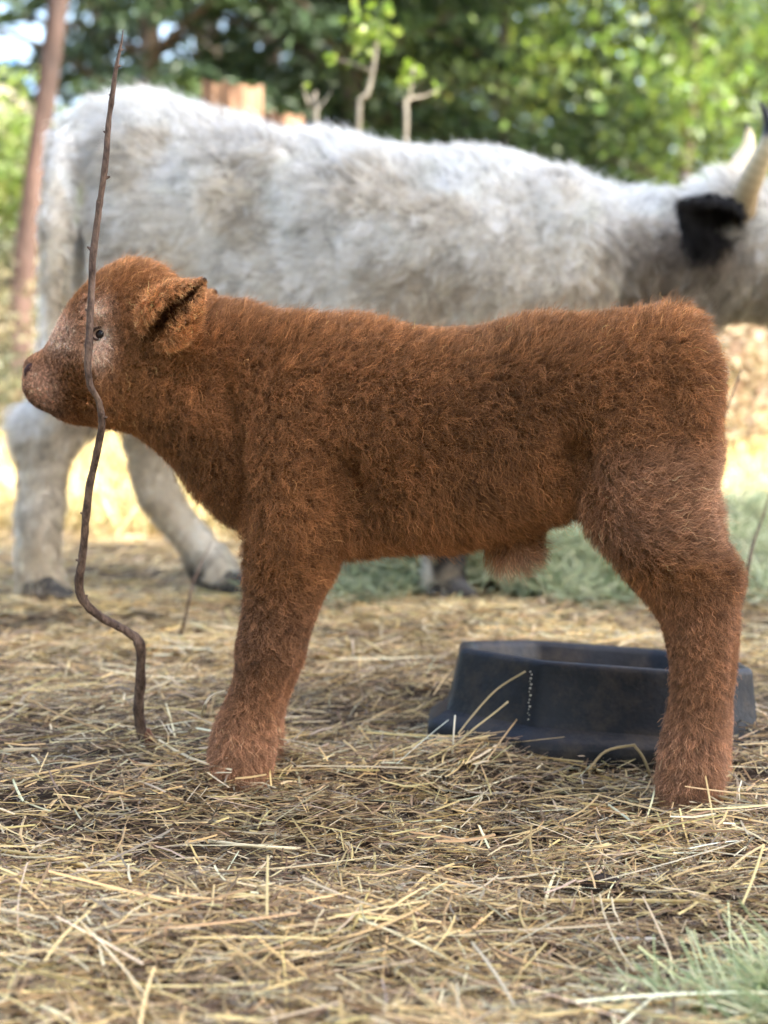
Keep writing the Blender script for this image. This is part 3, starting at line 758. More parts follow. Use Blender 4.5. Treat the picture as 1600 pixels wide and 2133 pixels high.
def cowfur(P, Nn):
    xs = P[:, 0] * F / YC + 800; zs = (CAMH - P[:, 2]) * F / YC + 716; n = len(P)
    leg = sm(zs, 860, 960); neck = sm(xs, 1170, 1330) * (1 - sm(xs, 1470, 1540)); headk = sm(xs, 1460, 1560)
    top = sm(Nn[:, 2], .3, .85)
    tail = (1 - sm(xs, 142, 160)) * sm(zs, 290, 340) * (1 - sm(zs, 860, 900)) * (P[:, 1] < YC)
    ln = .050 * (1 - .66 * leg) * (1 - .35 * headk) * (1 + .3 * vnoise(P, 12, 91)) - .01 * tail
    ln *= 1 - .45 * (1 - sm(xs, 170, 260)) * (1 - leg)
    ln += .05 * np.exp(-((xs - 102) / 40) ** 2) * sm(zs, 780, 850) * (1 - sm(zs, 860, 900)) * (P[:, 1] < YC - .15)
    ln += .03 * np.exp(-((xs - 1510) / 40) ** 2) * top
    comb = np.zeros((n, 3)); comb[:, 0] = -.75; comb[:, 2] = -.65 - .5 * leg - .8 * tail
    comb[:, 0] *= (1 - .8 * leg) * (1 - .95 * tail) * (1 - .85 * (1 - sm(xs, 180, 300))); comb[:, 2] -= .5 * neck; comb[:, 2] += .25 * top
    comb += .85 * np.stack([vnoise(P, 11, 95), vnoise(P, 11, 96), vnoise(P, 11, 97)], 1) * (1 - .7 * np.maximum(leg, tail))[:, None]
    c = np.tile(np.array([.92, .885, .81]), (n, 1))
    def mixc(c, col, k): return c * (1 - k[:, None]) + np.array(col) * k[:, None]
    low = sm(zs, 420, 700)
    c = mixc(c, (.62, .515, .375), .72 * low * (.6 + .6 * vnoise(P, 9, 98)).clip(0, 1))
    c = mixc(c, (.43, .33, .215), .65 * (sm(vnoise(P, 16, 99), .0, .45) * low * (1 - leg)))
    c = mixc(c, (.34, .27, .205), .8 * neck * sm(zs, 440, 510))
    c = mixc(c, (.47, .40, .33), .5 * headk * sm(zs, 470, 560))
    c = mixc(c, (.46, .37, .26), .6 * leg * (.6 + .5 * vnoise(P, 20, 101)).clip(0, 1))
    c = mixc(c, (.86, .84, .79), .9 * tail)
    c = mixc(c, (.13, .085, .055), .9 * np.exp(-((xs - 178) / 36) ** 2 - ((zs - 480) / 95) ** 2) * (P[:, 1] > YC - .165) * (1 - tail))  # shade between tail and thigh, put into the coat colour
    spots = ((vnoise(P, 42, 103) > .15) * sm(zs, 1130, 1200) * (xs > 380) * (xs < 560))
    c = mixc(c, (.03, .03, .035), .85 * spots)
    blk = (xs > 898) * (xs < 975) * sm(zs, 1055, 1095) * (vnoise(P, 25, 104) > -.6) * (P[:, 1] < YC)
    c = mixc(c, (.014, .014, .018), .96 * blk)
    c = mixc(c, (.55, .46, .34), .5 * sm(vnoise(P, 20, 106), .1, .6))
    c = c * (1 + .12 * vnoise(P, 25, 105))[:, None]
    return dict(len=ln, comb=comb, lay=.80 - .10 * top + .08 * leg + .1 * tail, col=np.clip(c, .01, .93), curl=(1 - .4 * leg) * (1 - .4 * tail), dens=np.ones(n))
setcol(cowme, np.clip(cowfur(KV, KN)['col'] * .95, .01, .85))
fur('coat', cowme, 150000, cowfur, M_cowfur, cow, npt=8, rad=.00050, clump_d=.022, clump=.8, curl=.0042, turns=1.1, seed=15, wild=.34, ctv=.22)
# hooves: two toes each
M_hoof = mat_noise('hoof_horn', (.02, .019, .02), (.06, .055, .052), scale=25, rough=.55, bump=.3)
def hoof(px, py, off, wd=.05):
    c = KP(px, py, off); gz = float(gh(c.x, c.y)); parts_ = []
    for s in (-1, 1):
        rws = [(c.x - .026, c.y + s * .020, gz + .036, .040, .020), (c.x + .002, c.y + s * .021, gz + .031, .040, .022), (c.x + .034, c.y + s * .019, gz + .019, .026, .019), (c.x + .056, c.y + s * .016, gz + .009, .013, .011)]
        parts_.append(loft(rws, nseg=14, sub=3))
    v, f = merge(parts_); meshobj('hoof', v, f, M_hoof, cow)
hoof(95, 1240, -.14); hoof(480, 1236, 0); hoof(932, 1240, -.10); hoof(972, 1208, .21)
# horns
m, t, b, o = newmat('cow_horn')
at = N_(t, 'Attribute'); at.attribute_name = 'col'; t.links.new(at.outputs['Color'], b.inputs['Base Color']); b.inputs['Roughness'].default_value = .42
M_horn = m
def horn(pts, dark):
    st = kst(pts); v, f = loft(st, nseg=18, sub=5)
    S = catmull(st, 5); d = ((v[:, None, :] - S[None, :, :3]) ** 2).sum(2).argmin(1) / (len(S) - 1)
    k = sm(d, dark - .1, dark + .06)[:, None]; g = (1 - sm(d, .1, .5))[:, None]
    c = np.array([.62, .50, .30]) * (1 - k) + np.array([.015, .013, .013]) * k
    c = c * (1 - .75 * g) + np.array([.27, .17, .07]) * .75 * g
    c = c * (1 + .12 * np.sin(d * 90))[:, None]
    meshobj('horn', v, f, M_horn, cow, col=c)
horn([(1546, 440, 27, .030, -.16), (1556, 398, 24, .026, -.18), (1576, 352, 21, .022, -.2), (1596, 308, 17, .018, -.22), (1603, 274, 13, .014, -.22), (1597, 242, 8, .009, -.22), (1584, 212, 2.5, .003, -.22)], .60)
horn([(1500, 415, 27, .027, .10), (1512, 385, 25, .026, .14), (1535, 350, 22, .023, .2), (1556, 315, 17, .018, .24), (1560, 285, 11, .011, .26), (1555, 262, 4, .004, .26)], .95)
# ears, black
M_blackskin = mat_plain('black_skin', (.012, .011, .011), .7, .2)
for s in (-1, 1):
    b0 = Vector(KP(1520, 478, -.05 + s * .105)); tp = Vector(KP(1404, 418, -.05 + s * .26))
    ax = (tp - b0); L = ax.length; ax.normalize()
    out = Vector((0.1, s * 1.0, -.35)); out = (out - ax * out.dot(ax)).normalized(); pp = ax.cross(out).normalized()
    e = ear(ax, pp, out, .048, L, .006, math.radians(105), b0, M_blackskin, 'ear', cow)
    def kearfur(P, Nn, b0=np.array(b0), ax=np.array(ax), L=L):
        n = len(P); u = ((P - b0) @ ax) / L
        comb = np.tile(ax * .4, (n, 1)) + np.array([0, 0, -.8]); z = P[:, 2] - b0[2]
        return dict(len=.020 + .045 * sm(-z, -.02, .05), comb=comb, lay=np.full(n, .82), col=np.tile(np.array([.016, .014, .014]), (n, 1)), curl=np.full(n, .6), dens=np.ones(n))
    fur('ear_fur', e.data, 6000, kearfur, M_cowfur, e, npt=6, rad=.00045, clump_d=.015, clump=.7, curl=.003, turns=1, seed=28 + s, wild=.3)
ke = kdtree.KDTree(len(KV))
for i in range(len(KV)): ke.insert(KV[i], i)
ke.balance()
for s in (-1, 1):
    co, i, _ = ke.find(KP(1622, 545, -.07 + s * .11)); v, f = ellipsoid(co, (.021, .016, .019)); meshobj('eye', v, f, M_eye, cow)
    co, i, _ = ke.find(KP(1830, 660, -.1 + s * .05)); v, f = ellipsoid(co, (.012, .012, .017), 8); meshobj('nostril', v, f, M_dark, cow)

# ------------------------------------------------------------------ hay
def haypile(name, cx, cy_, rx, ry, hgt, n, l0, l1, w0, w1, seed, label, tl=.25, cols=((.40, .44, .26), (.49, .52, .32), (.27, .33, .20), (.60, .58, .38), (.42, .46, .31))):
    r = np.random.default_rng(seed); a = r.random(n) * 6.283; q = np.sqrt(r.random(n)) * (1 + .25 * np.sin(3 * a + seed) + .15 * np.sin(7 * a))
    x = cx + rx * q * np.cos(a); y = cy_ + ry * q * np.sin(a)
    top = hgt * np.clip(1 - q * q, 0, 1) * (1 + .35 * vnoise(np.stack([x, y, 0 * x], 1), 14, seed))
    z = gh(x, y) + .004 + np.maximum(top, .004) * (1 - .45 * r.random(n) ** 2)
    c = np.array(cols)[r.integers(0, len(cols), n)] * np.exp(r.normal(0, .2, (n, 1)))
    o = strips(name, np.stack([x, y, z], 1), r.random(n) * 6.283, r.normal(0, tl, n), l0 * (l1 / l0) ** r.random(n), r.uniform(w0, w1, n), np.clip(c, 0, .8), M_hay, nseg=4, bend=.45, seed=seed, ridge=.15)
    return tag(o, label, 'hay')
haypile('hay_pile', .42, 3.68, .62, .48, .12, 15000, .06, .22, .003, .007, 41, 'pale green hay heaped on the ground under the cow belly')
haypile('hay_pile', 1.00, 4.2, .27, .30, .15, 4500, .06, .22, .003, .007, 42, 'pale green hay heap beyond the calf rump')
haypile('hay_pile', .385, 1.265, .145, .105, .030, 1700, .05, .16, .0016, .0034, 43, 'wisp of pale green hay on trampled straw in the foreground', cols=((.40, .45, .22), (.53, .54, .29), (.28, .34, .17), (.64, .60, .36), (.42, .46, .27)))

# ------------------------------------------------------------------ loose stalks and clods that can be picked out one by one
def stalk(pts, wd, col, label, name='straw_stalk', group=None, lift=0.0):
    st = [(*p, wd, wd * .55) for p in pts]; v, f = loft(st, nseg=8, sub=5)
    o = meshobj(name, v, f, M_straw, None, col=np.tile(np.array(col), (len(v), 1)) * (1 + .1 * np.sin(np.arange(len(v)) * .7))[:, None])
    return tag(o, label, 'straw', group)
def GP(*pp): return [G(a, b_, l) for a, b_, l in pp]
stalk(GP((1272, 1957, .010), (1318, 1955, .011), (1365, 1956, .010)), .0016, (.86, .84, .78), 'short white straw stub lying on brown crumbled litter')
stalk(GP((1140, 1876, .014), (1270, 1876, .018), (1395, 1877, .016), (1500, 1880, .010)), .0021, (.68, .52, .24), 'long pale golden stalk lying right beside a dark dung clod')
stalk(GP((5, 1772, .012), (90, 1785, .014), (200, 1808, .012)), .0023, (.72, .56, .26), 'thick golden stalk on the straw bed below the crooked stick')
stalk([G(418, 1505, .01), W(424, 1475, 2.0), W(440, 1450, 2.0), W(468, 1440, 2.01)], .0016, (.70, .60, .42), 'curled pale straw blade arching up beside the calf foreleg')
stalk([G(942, 1572, .008), W(945, 1530, 1.97), W(948, 1490, 1.98)], .0012, (.82, .76, .62), 'white straw stem standing up before the feed pan corner')
stalk([W(955, 1528, 1.97), W(985, 1490, 2.0), W(1035, 1436, 2.025), W(1094, 1399, 2.035)], .0014, (.46, .36, .20), 'brown straw stem leaning against the feed pan wall')
stalk([W(940, 1560, 1.96), W(985, 1520, 1.98), W(1030, 1485, 2.0), W(1058, 1462, 2.015)], .0014, (.55, .44, .24), 'forked straw tip sticking up at the feed pan corner')
stalk([W(1225, 1606, 1.98), W(1262, 1565, 1.99), W(1322, 1552, 1.99)], .0018, (.50, .37, .19), 'kinked straw stem resting against the feed pan foot')
stalk([W(1322, 1553, 1.99), W(1340, 1578, 1.985), W(1354, 1612, 1.98)], .0018, (.52, .39, .20), 'bent down straw stem between feed pan foot and hind leg')
stalk([G(1395, 1655, .006), G(1460, 1630, .022), G(1522, 1615, .02)], .0015, (.66, .52, .27), 'pale straw stem lying across the calf hind foot')
stalk(GP((1205, 1598, .006), (1212, 1622, .010), (1215, 1640, .008)), .0016, (.84, .78, .62), 'short cream straw stub tilted below the feed pan')
stalk(GP((435, 1752, .014), (520, 1762, .016), (625, 1768, .012)), .0021, (.78, .68, .46), 'pale broad straw blade near the small dung crumbs')
stalk([G(700, 1985, .006), G(735, 1935, .016), G(770, 1852, .018)], .0019, (.62, .50, .20), 'yellow straw stem slanting over the flat trodden patch')
M_dung = mat_noise('dung', (.018, .012, .009), (.06, .04, .028), scale=60, rough=.9, bump=1.0, bscale=120, bdist=.004)
def clod(px, py, r, label):
    c = G(px, py, r * .25); v, f = ellipsoid((0, 0, 0), (r * 1.2, r, r * .75), 14)
    v = np.array([tuple(q) for q in v]); sd = int(px)
    v = v * (1 + .28 * vnoise(v, 2.2 / r, sd) + .12 * vnoise(v, 6 / r, sd + 1))[:, None] + np.array(c)
    tag(meshobj('dung_clod', v, f, M_dung), label, 'dung', 'dung clods in the straw')
clod(1252, 1848, .016, 'large crumbly dung clod behind the long golden stalk')
clod(302, 1764, .008, 'dark dung crumb beside the pale broad straw blade')
for a, b_, r in ((203, 1734, .006), (150, 1716, .006), (486, 1764, .005), (490, 1786, .006), (152, 1902, .009), (1572, 1882, .007), (712, 2022, .007), (840, 1790, .006), (320, 1905, .006)):
    clod(a, b_, r, 'small dark dung crumb half buried in straw')

# ------------------------------------------------------------------ thin twigs and weeds in the middle distance
def twig(pts, r, label, mat=M_twig, name='dry_twig'):
    st = [(*p, max(r * (1 - .7 * k / (len(pts) - 1)), .0006), max(r * (1 - .7 * k / (len(pts) - 1)), .0006)) for k, p in enumerate(pts)]
    v, f = loft(st, nseg=8, sub=4); return tag(meshobj(name, v, f, mat), label, 'twig')
twig([G(1445, 1230), W(1462, 1040, 2.6), W(1480, 970, 2.6), W(1500, 900, 2.6), W(1512, 860, 2.62), W(1545, 770, 2.65)], .0042, 'bare twig rising close behind the calf rump')
twig([G(1536, 1290), W(1555, 1200, 2.75), W(1570, 1130, 2.75), W(1590, 1075, 2.78), W(1612, 1000, 2.8)], .0042, 'dark twig leaning right beyond the feed pan')
twig([G(372, 1335), W(388, 1280, 2.75), W(402, 1215, 2.75), W(440, 1130, 2.8)], .003, 'thin dead twig standing between cow hind hoof and stick')

# ------------------------------------------------------------------ trees and shrubs
def leafmesh(name, P, size, col, mat, parent, seed, aspect=.55, updir=.4, dirs=None):
    """folded leaf blades: four points, two faces"""
    r = np.random.default_rng(seed); n = len(P)
    d = r.normal(size=(n, 3)) if dirs is None else dirs + r.normal(size=(n, 3)) * .35
    d = nrm(d); nn = r.normal(size=(n, 3)); nn[:, 2] += updir * 2; s = nrm(np.cross(d, nn)); u = np.cross(s, d)
    L = size[:, None]
    a = P - d * L * .5; c = P + d * L * .5
    b = P + s * L * aspect * .5 + u * L * .10; e = P - s * L * aspect * .5 + u * L * .10
    V = np.stack([a, b, c, e], 1).reshape(-1, 3); k = np.arange(n)[:, None] * 4
    Fc = np.concatenate([k + np.array([[0, 1, 2]]), k + np.array([[0, 2, 3]])], 1).reshape(-1, 3)
    return fastmesh(name, V, Fc, 3, mat, parent, col=np.repeat(col, 4, 0))
def trunk(base, top, r0, r1, mat, parent, limbs=(), name='trunk', wob=.05, seed=0):
    r = np.random.default_rng(seed); base = np.array(base, float); top = np.array(top, float); H = np.linalg.norm(top - base)
    st = []
    for k in range(7):
        q = k / 6; p = base + (top - base) * q + np.array([r.normal(0, wob), r.normal(0, wob), 0]) * (0 < k)
        rr = r0 * (1 - q) + r1 * q + r0 * .5 * math.exp(-q * 14); st.append((*p, rr, rr))
    ps = [loft(st, nseg=12, sub=3)]; S = catmull(st, 3)
    for tgt in limbs:
        tgt = np.array(tgt); z = max(base[2] + .25 * H, tgt[2] - .35 * np.linalg.norm(tgt[:2] - base[:2])); i = int(np.argmin(abs(S[:, 2] - z))); a = S[i, :3]; rr = S[i, 3] * .45
        mid = (a + tgt) / 2 + np.array([0, 0, .08 * np.linalg.norm(tgt - a)])
        ps.append(loft([(*a, rr, rr), (*mid, rr * .65, rr * .65), (*tgt, max(rr * .2, .004), max(rr * .2, .004))], nseg=7, sub=3))
    v, f = merge(ps); return meshobj(name, v, f, mat, parent)
def broadleaf(x, y, H, rx, z0, nl, ls, cols, label, seed, group=None, ncl=70, name='broadleaf_tree', spread=.30, r0=.07, mat=M_leaf, cat='tree', ry=None, barkm=M_bark, fill=.75):
    r = np.random.default_rng(seed); base = np.array([x, y, float(gh(x, y))]); ry = ry or rx
    root = tag(empty(name, Vector(base)), label, cat, group)
    a = r.random(ncl) * 6.283; h = r.random(ncl); cz = z0 + (H - z0) * h
    env = np.sin(np.pi * np.clip(.12 + .85 * h, 0, 1)) ** .6
    q = r.random(ncl) ** (1 - fill * .5) * env
    cl = np.stack([x + rx * q * np.cos(a), y + ry * q * np.sin(a), base[2] + cz], 1)
    cs = spread * r.uniform(.6, 1.4, ncl)
    lim = cl[r.choice(ncl, min(ncl, 16), replace=False)]
    trunk(base - np.array([0, 0, .05]), base + np.array([r.normal(0, .1), r.normal(0, .1), H * .9]), r0, .015, barkm, root, lim, seed=seed)
    k = r.integers(0, ncl, nl); P = cl[k] + r.normal(size=(nl, 3)) * cs[k][:, None] * np.array([1, 1, .75])
    P[:, 2] = np.maximum(P[:, 2], base[2] + .05)
    cc = np.array(cols); ci = r.integers(0, len(cc), ncl)
    c = cc[ci][k] * np.exp(r.normal(0, .22, (nl, 1))) * np.exp(r.normal(0, .06, (nl, 3)))
    leafmesh('crown', P, ls * r.uniform(.6, 1.3, nl), np.clip(c, 0, .8), mat, root, seed + 1)
    return root
def conifer(x, y, H, rb, z0, nb, ls, cols, label, seed, group=None, name='conifer_tree', r0=.12, per=90, barkm=M_bark, lean=(0, 0)):
    r = np.random.default_rng(seed); base = np.array([x, y, float(gh(x, y))])
    root = tag(empty(name, Vector(base)), label, 'tree', group)
    ax = np.array([lean[0], lean[1], H])
    h = np.sort(z0 + (H * .97 - z0) * r.random(nb) ** 1.25) / H
    a = r.random(nb) * 6.283; L = rb * (1 - h) ** .75 * r.uniform(.7, 1.15, nb) + .12
    dr = np.stack([np.cos(a), np.sin(a), -.15 - .25 * r.random(nb)], 1)
    st = base + h[:, None] * ax
    tips = st + dr * L[:, None]
    trunk(base - np.array([0, 0, .05]), base + ax, r0, .02, barkm, root, tips[::max(1, nb // 26)], seed=seed, wob=.03)
    k = np.repeat(np.arange(nb), per); n = len(k); tt = .12 + .9 * r.random(n) ** .8
    P = st[k] + dr[k] * (L[k] * tt)[:, None] + np.array([0, 0, .10]) * (L[k] * tt * (1 - tt) * 2)[:, None]
    wdt = .22 * L[k] * (1.1 - .7 * tt)
    sd = np.stack([-np.sin(a[k]), np.cos(a[k]), 0 * tt], 1)
    P = P + sd * (wdt * r.normal(0, .8, n))[:, None] + np.array([0, 0, 1]) * (r.normal(0, .035, n) - .06 * r.random(n))[:, None]
    cc = np.array(cols)[r.integers(0, len(cols), nb)][k] * np.exp(r.normal(0, .25, (n, 1)))
    dd = dr[k] + sd * r.normal(0, .7, n)[:, None] + np.array([0, 0, -.25])
    leafmesh('crown', P, ls * r.uniform(.6, 1.4, n), np.clip(cc, 0, .5), M_needle, root, seed + 1, aspect=.32, dirs=dd)
    return root
def XP(px, Y): return (px - 800) / F * Y
DK = ((.036, .062, .026), (.048, .080, .031), (.064, .098, .034), (.030, .050, .024))
MD = ((.062, .10, .036), (.085, .128, .043), (.10, .142, .056), (.055, .088, .040))
BR = ((.13, .19, .045), (.17, .23, .055), (.11, .16, .05), (.20, .25, .08))
# tall red pine at the edge of the pen
px_ = XP(28, 9.0)
pr = tag(empty('pine_tree', Vector((px_, 9.0, 0))), 'tall leaning pine with bare red bark trunk beside the cow tail', 'tree')
pb = np.array([px_, 9.0, -.05]); pt = np.array([px_ + 1.05, 9.3, 8.5])
S0 = W(62, 500, 9.0); S1 = W(112, 60, 9.05)
lean = (S1 - S0); pt = np.array(S0 + lean * 5.2); pb = np.array(S0 - lean * ((S0.z + .05) / lean.z))
ptop = [pt + np.array([random.uniform(-1, 1), random.uniform(-1, 1), random.uniform(-1.4, .6)]) for _ in range(10)]
trunk(pb, pt, .066, .045, M_pine, pr, ptop, wob=.012, seed=91)
r = np.random.default_rng(92); pc = np.array(ptop); kk = r.integers(0, len(pc), 5000)
leafmesh('crown', pc[kk] + r.normal(0, .32, (5000, 3)), .16 * r.uniform(.6, 1.3, 5000), np.array(DK)[r.integers(0, 4, 5000)], M_needle, pr, 93, aspect=.15)
# dark conifers behind the cow
for i, (px, Y, H, rb, z0, nb) in enumerate([(318, 12.5, 8.5, 2.1, .9, 150), (560, 14.5, 9, 2.3, .6, 150), (745, 12.8, 8, 2.0, .5, 150), (905, 15.5, 9, 2.3, .4, 150), (455, 18, 10, 2.6, .4, 150), (215, 19, 9, 1.0, 2.2, 80)]):
    conifer(XP(px, Y), Y, H, rb, z0, nb, .13, DK if i != 2 else DK + ((.06, .10, .02),),
            ['dark conifer with thick trunk rising behind the cow hips', 'dark dense conifer behind the broken stump', 'dark conifer with lighter lower boughs behind the thin saplings', 'dark conifer bordering the leafy green trees behind the cow shoulder', 'far dense conifer filling the gap behind the nearer conifers', 'far sparse conifer with sky showing through beside the red pine'][i], 200 + i, 'dark conifers behind the cow', per=110 if i < 5 else 60)
for i, (px, Y) in enumerate([(420, 25), (640, 24), (860, 26), (1020, 24)]):
    broadleaf(XP(px, Y), Y, 10, 2.1, .4, 10000, .17, DK + MD[:2], ['far dark tree seen between trunks behind the cow hips', 'far dark tree seen through boughs behind the broken stump', 'far dark tree seen through boughs behind the thin saplings', 'far dark tree between the conifers and the leafy trees'][i], 250 + 3 * i, 'dark trees deep in the wood', ncl=110, spread=.5, r0=.14, fill=1.0)
# leafy trees to the right
for i, (px, Y, H, rx, z0, nl, cols, lab) in enumerate([
    (1030, 12.5, 6.0, 1.3, .3, 15000, MD, 'mid green leafy tree standing next to the dark conifers'),
    (1215, 14.0, 6.5, 1.6, .3, 17000, MD + BR[:1], 'mid green leafy tree standing behind the cow withers'),
    (1390, 11.5, 5.5, 1.2, .3, 14000, MD[1:] + BR[:2], 'leafy tree in mixed greens standing behind the cow neck'),
    (1570, 12.5, 6.0, 1.2, .3, 13000, BR, 'bright yellow green leafy tree behind the cow horns'),
    (1765, 13.0, 6.0, 1.4, .3, 12000, BR + MD[:1], 'bright green leafy tree right of the cow horns'),
    (1120, 19.0, 8.0, 2.3, .4, 12000, MD, 'far leafy tree closing the gap behind the withers tree'),
    (1480, 20.0, 6.6, 2.4, .4, 12000, BR + MD, 'far pale leafy tree behind the horn trees'),
    (1850, 20.0, 8.0, 2.6, .4, 9000, BR, 'far pale leafy tree beyond the right end of the thicket')]):
    broadleaf(XP(px, Y), Y, H, rx, z0, nl, .085 if Y < 18 else .12, cols, lab, 300 + 7 * i, 'leafy trees behind the cow', ncl=110, spread=.24 if Y < 18 else .4)
# shrubs at the left edge
broadleaf(XP(-10, 11), 11, 2.15, .62, .9, 4200, .08, BR, 'bright green leafy bush beyond the red pine', 401, ncl=34, name='bush', spread=.2, r0=.03, cat='bush')
broadleaf(XP(-210, 12), 12, 2.6, .9, .4, 5200, .08, BR + MD, 'large green bush left of the red pine', 402, ncl=40, name='bush', spread=.25, r0=.03, cat='bush')
GY = ((.13, .14, .085), (.18, .165, .10), (.10, .11, .07), (.22, .19, .12))
broadleaf(XP(15, 9.6), 9.6, 1.15, .40, .1, 2600, .06, GY, 'low grey green scrub at the foot of the red pine', 403, ncl=26, name='shrub', spread=.14, r0=.02, cat='shrub')
broadleaf(XP(-70, 8.4), 8.4, .85, .42, .05, 2400, .06, GY[1:], 'dry tan scrub in the field beyond the cow tail', 404, ncl=26, name='shrub', spread=.14, r0=.02, cat='shrub')
for i, (px, Y) in enumerate([(1500, 8.2), (1585, 7.0), (1660, 8.6), (1555, 9.6)]):
    broadleaf(XP(px, Y), Y, .62 + .1 * i, .34, .05, 1500, .055, ((.42, .36, .26), (.34, .27, .19), (.50, .45, .36), (.26, .2, .14)),
        ['dry pale weed clump showing between calf rump and cow chin', 'greyish dead weed clump under the cow chin', 'tall dry weed clump past the cow chin', 'tan dead brush at the foot of the bright green trees'][i], 420 + i, 'dead weed clumps in the field', ncl=22, name='dead_weed', spread=.11, r0=.008, cat='weed')
# far woods closing the horizon
r = np.random.default_rng(500)
for i in range(9):
    X = -34 + 8.5 * i + r.normal(0, 1); Y = 44 + r.normal(0, 3); H = r.uniform(4.2, 5.6) if i < 4 else r.uniform(6, 9)
    broadleaf(X, Y, H, 4.6, .3, 5200, .30, MD + BR[:1], 'distant round tree of the wood across the field', 510 + 3 * i, 'distant trees across the field', ncl=60, spread=.8, r0=.2)
# spreading tree beside the pen whose shade covers the animals
broadleaf(4.25, .55, 7.4, 3.3, 3.6, 19000, .19, MD, 'broad shade tree spreading over the pen', 601, ncl=150, name='shade_tree', spread=.42, r0=.2, ry=2.3, fill=1.0)
for i, (X, Y, H, rx) in enumerate([(-4.2, -4.5, 6.5, 2.4), (0.2, -6.0, 7.0, 2.6), (4.8, -5.0, 6.5, 2.4), (-6.2, -.6, 6.5, 2.2), (-7.0, 4.2, 6.0, 1.9)]):  # unseen trees added to cut sky light from the front and left
    broadleaf(X, Y, H, rx, .5, 7000, .20, MD, ['leafy tree of the wood around the pen, at its near corner', 'leafy tree of the wood around the pen, facing the cow', 'leafy tree of the wood around the pen, next to the shade tree', 'leafy tree of the wood around the pen, facing the calf muzzle', 'leafy tree of the wood around the pen, near the red pine'][i], 620 + 5 * i, 'trees of the wood around the pen', ncl=110, spread=.42, r0=.14, fill=1.0)
# broken stumps behind the cow
M_snag = mat_noise('broken_wood', (.075, .033, .019), (.36, .22, .135), scale=26, rough=.85, bump=.8, bscale=30, stretch=(1, 1, .18), bdist=.02)
def stump(pxa, pxb, ytop, Y, label, seed):
    r = np.random.default_rng(seed); c = XP((pxa + pxb) / 2, Y); R = (pxb - pxa) / 2 / F * Y; zt = W(800, ytop, Y).z
    n = 40; V = []; Fc = []; lev = 9
    for k in range(lev):
        for i in range(n):
            a = 6.283 * i / n; rr = R * (1 + .06 * math.sin(5 * a + seed) + .04 * math.sin(11 * a)) * (1 + .25 * math.exp(-k * 1.2))
            z = zt * k / (lev - 1) + (0 if k < lev - 1 else r.uniform(-.02, .012) + .012 * math.sin(2 * a))
            V.append((c + rr * math.cos(a), Y + rr * math.sin(a), z - .04))
    for k in range(lev - 1):
        for i in range(n): Fc.append((k * n + i, k * n + (i + 1) % n, (k + 1) * n + (i + 1) % n, (k + 1) * n + i))
    root = tag(empty('tree_stump', Vector((c, Y, 0))), label, 'stump')
    meshobj('trunk', V, Fc, M_snag, root, smooth=True)
    T = [(c + .8 * (v[0] - c), Y + .8 * (v[1] - Y), v[2] - .03 + r.uniform(-.03, .03)) for v in V[-n:]]
    V2 = V[-n:] + T + [(c, Y, zt - .09)]
    F2 = [(i, (i + 1) % n, n + (i + 1) % n, n + i) for i in range(n)] + [(n + i, n + (i + 1) % n, 2 * n) for i in range(n)]
    meshobj('broken_top', V2, F2, M_snag, root, smooth=False)
stump(428, 548, 160, 6.2, 'tall broken orange brown stump standing behind the cow back', 1)
stump(560, 634, 222, 6.8, 'lower weathered stump beside the tall broken stump', 2)
# saplings behind the cow back
M_pale = mat_noise('sapling_bark', (.16, .14, .11), (.30, .27, .22), scale=30, rough=.7)
def sapling(stem, branches, clusters, Y, label, seed, r0=.010):
    r = np.random.default_rng(seed); pts = [W(a, b_, Y) for a, b_ in stem]; g0 = pts[0].copy(); g0.z = -.02
    root = tag(empty('sapling', Vector((g0.x, Y, 0))), label, 'sapling')
    P = [g0] + pts; ps = [loft([(*p, r0 * (1 - .6 * k / len(P)), r0 * (1 - .6 * k / len(P))) for k, p in enumerate(P)], nseg=8, sub=3)]
    for br in branches:
        q = [W(a, b_, Y + .05 * i) for i, (a, b_) in enumerate(br)]
        ps.append(loft([(*p, r0 * .6 * (1 - .4 * k), r0 * .6 * (1 - .4 * k)) for k, p in enumerate(q)], nseg=7, sub=2))
    v, f = merge(ps); meshobj('stem', v, f, M_pale, root)
    L = []
    for a, b_, s, n in clusters:
        c = np.array(W(a, b_, Y)); L.append(c + r.normal(0, s * Y / F, (n, 3)))
    L = np.vstack(L); n = len(L)
    leafmesh('leaves', L, .040 * r.uniform(.6, 1.3, n), np.array(((.13, .19, .035), (.18, .23, .06), (.11, .17, .04)))[r.integers(0, 3, n)], M_leaf, root, seed, aspect=.8)
sapling([(745, 290), (765, 200), (778, 140), (785, 80), (800, 35)], [[(772, 148), (735, 132), (694, 122)]], [(770, 85, 22, 34), (745, 75, 10, 10), (805, 60, 14, 8), (752, 30, 14, 12), (800, 35, 10, 6), (692, 120, 7, 6)], 5.2, 'slender grey sapling with yellow green leaf tufts behind the cow back', 701)
sapling([(846, 280), (850, 220), (856, 180), (862, 140)], [[(848, 205), (885, 200), (915, 185)]], [(863, 150, 13, 16), (850, 170, 8, 5), (910, 190, 9, 3)], 5.4, 'shorter sapling with one pale leaf tuft behind the cow back', 702, .008)
sapling([(660, 262), (645, 225), (632, 180)], [[(652, 240), (672, 215), (690, 190)]], [(634, 182, 6, 3)], 5.2, 'bare forked sapling near the lower stump', 703, .007)
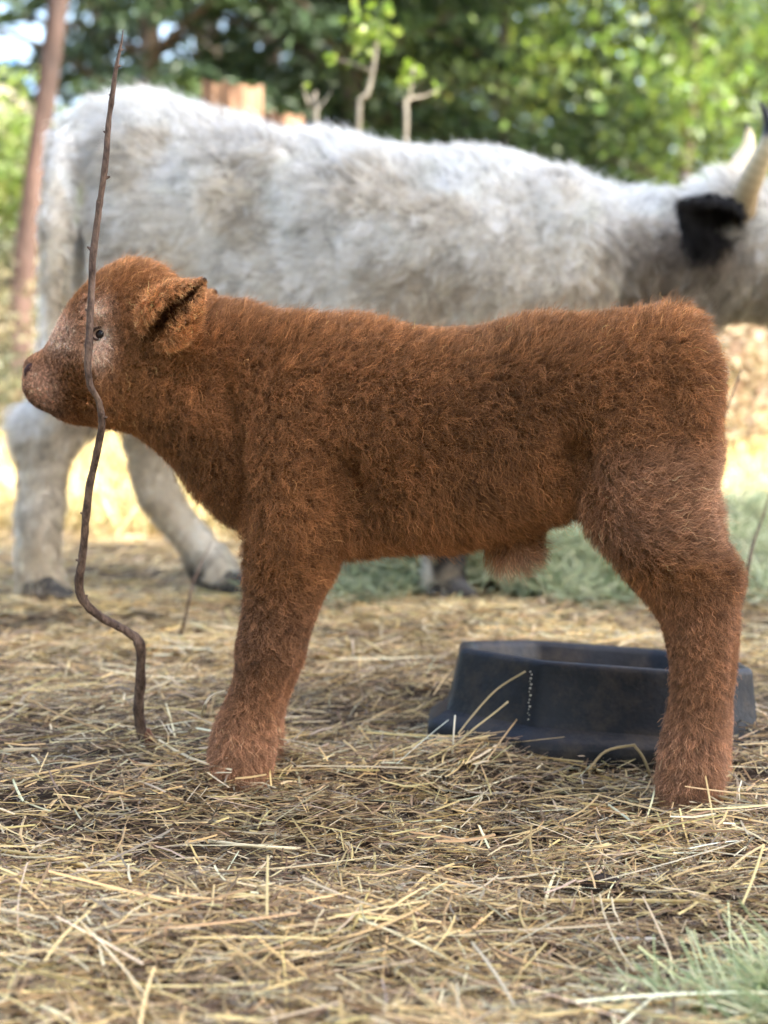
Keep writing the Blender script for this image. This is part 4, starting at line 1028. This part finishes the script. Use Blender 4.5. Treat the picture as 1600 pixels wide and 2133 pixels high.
# dry grass standing in the field
r = np.random.default_rng(801); n = 42000
x, y = scatter(n, 4.4, 17, r, wmul=.42, pad=.5, pw=1.5)
z = gh(x, y); L = r.uniform(.05, .15, n)
c = np.array(((.51, .40, .18), (.44, .34, .15), (.56, .46, .24), (.38, .34, .15)))[r.integers(0, 4, n)] * np.exp(r.normal(0, .15, (n, 1)))
tag(strips('dry_grass', np.stack([x, y, z + L * .35], 1), r.random(n) * 6.283, r.uniform(.3, 1.3, n), L, r.uniform(.004, .009, n), np.clip(c, 0, .8), M_straw, nseg=1, seed=802), 'short dry yellow grass covering the sunny field', 'grass')
# made-up block beyond the trees, painted haze blue for a distant hill
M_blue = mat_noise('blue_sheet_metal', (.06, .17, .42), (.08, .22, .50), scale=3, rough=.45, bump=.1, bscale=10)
M_stand_in_grey = mat_noise('grey_plank', (.20, .17, .14), (.34, .30, .25), scale=4, rough=.9, stretch=(1, 1, .1))
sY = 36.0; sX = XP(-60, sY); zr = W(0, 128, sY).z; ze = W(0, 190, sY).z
hill_stand_in = tag(empty('shed', Vector((sX, sY, 0))), 'blue metal roofed shed far beyond the red pine', 'shed')
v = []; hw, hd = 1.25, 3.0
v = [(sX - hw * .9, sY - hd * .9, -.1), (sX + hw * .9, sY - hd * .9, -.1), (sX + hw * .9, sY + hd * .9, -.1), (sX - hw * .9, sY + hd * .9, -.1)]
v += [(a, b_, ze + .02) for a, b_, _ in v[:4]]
meshobj('wall', v, [(0, 1, 5, 4), (1, 2, 6, 5), (2, 3, 7, 6), (3, 0, 4, 7)], M_stand_in_grey, hill_stand_in, smooth=False)  # lower part of the made-up hill block
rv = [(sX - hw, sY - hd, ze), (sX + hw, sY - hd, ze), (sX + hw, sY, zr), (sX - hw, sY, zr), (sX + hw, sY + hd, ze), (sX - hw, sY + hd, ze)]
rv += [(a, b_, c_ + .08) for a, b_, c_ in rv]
meshobj('roof', rv, [(0, 3, 2, 1), (3, 5, 4, 2), (6, 7, 8, 9), (9, 8, 10, 11), (0, 1, 7, 6), (4, 5, 11, 10), (1, 2, 8, 7), (2, 4, 10, 8), (0, 6, 9, 3), (3, 9, 11, 5)], M_blue, hill_stand_in, smooth=False)
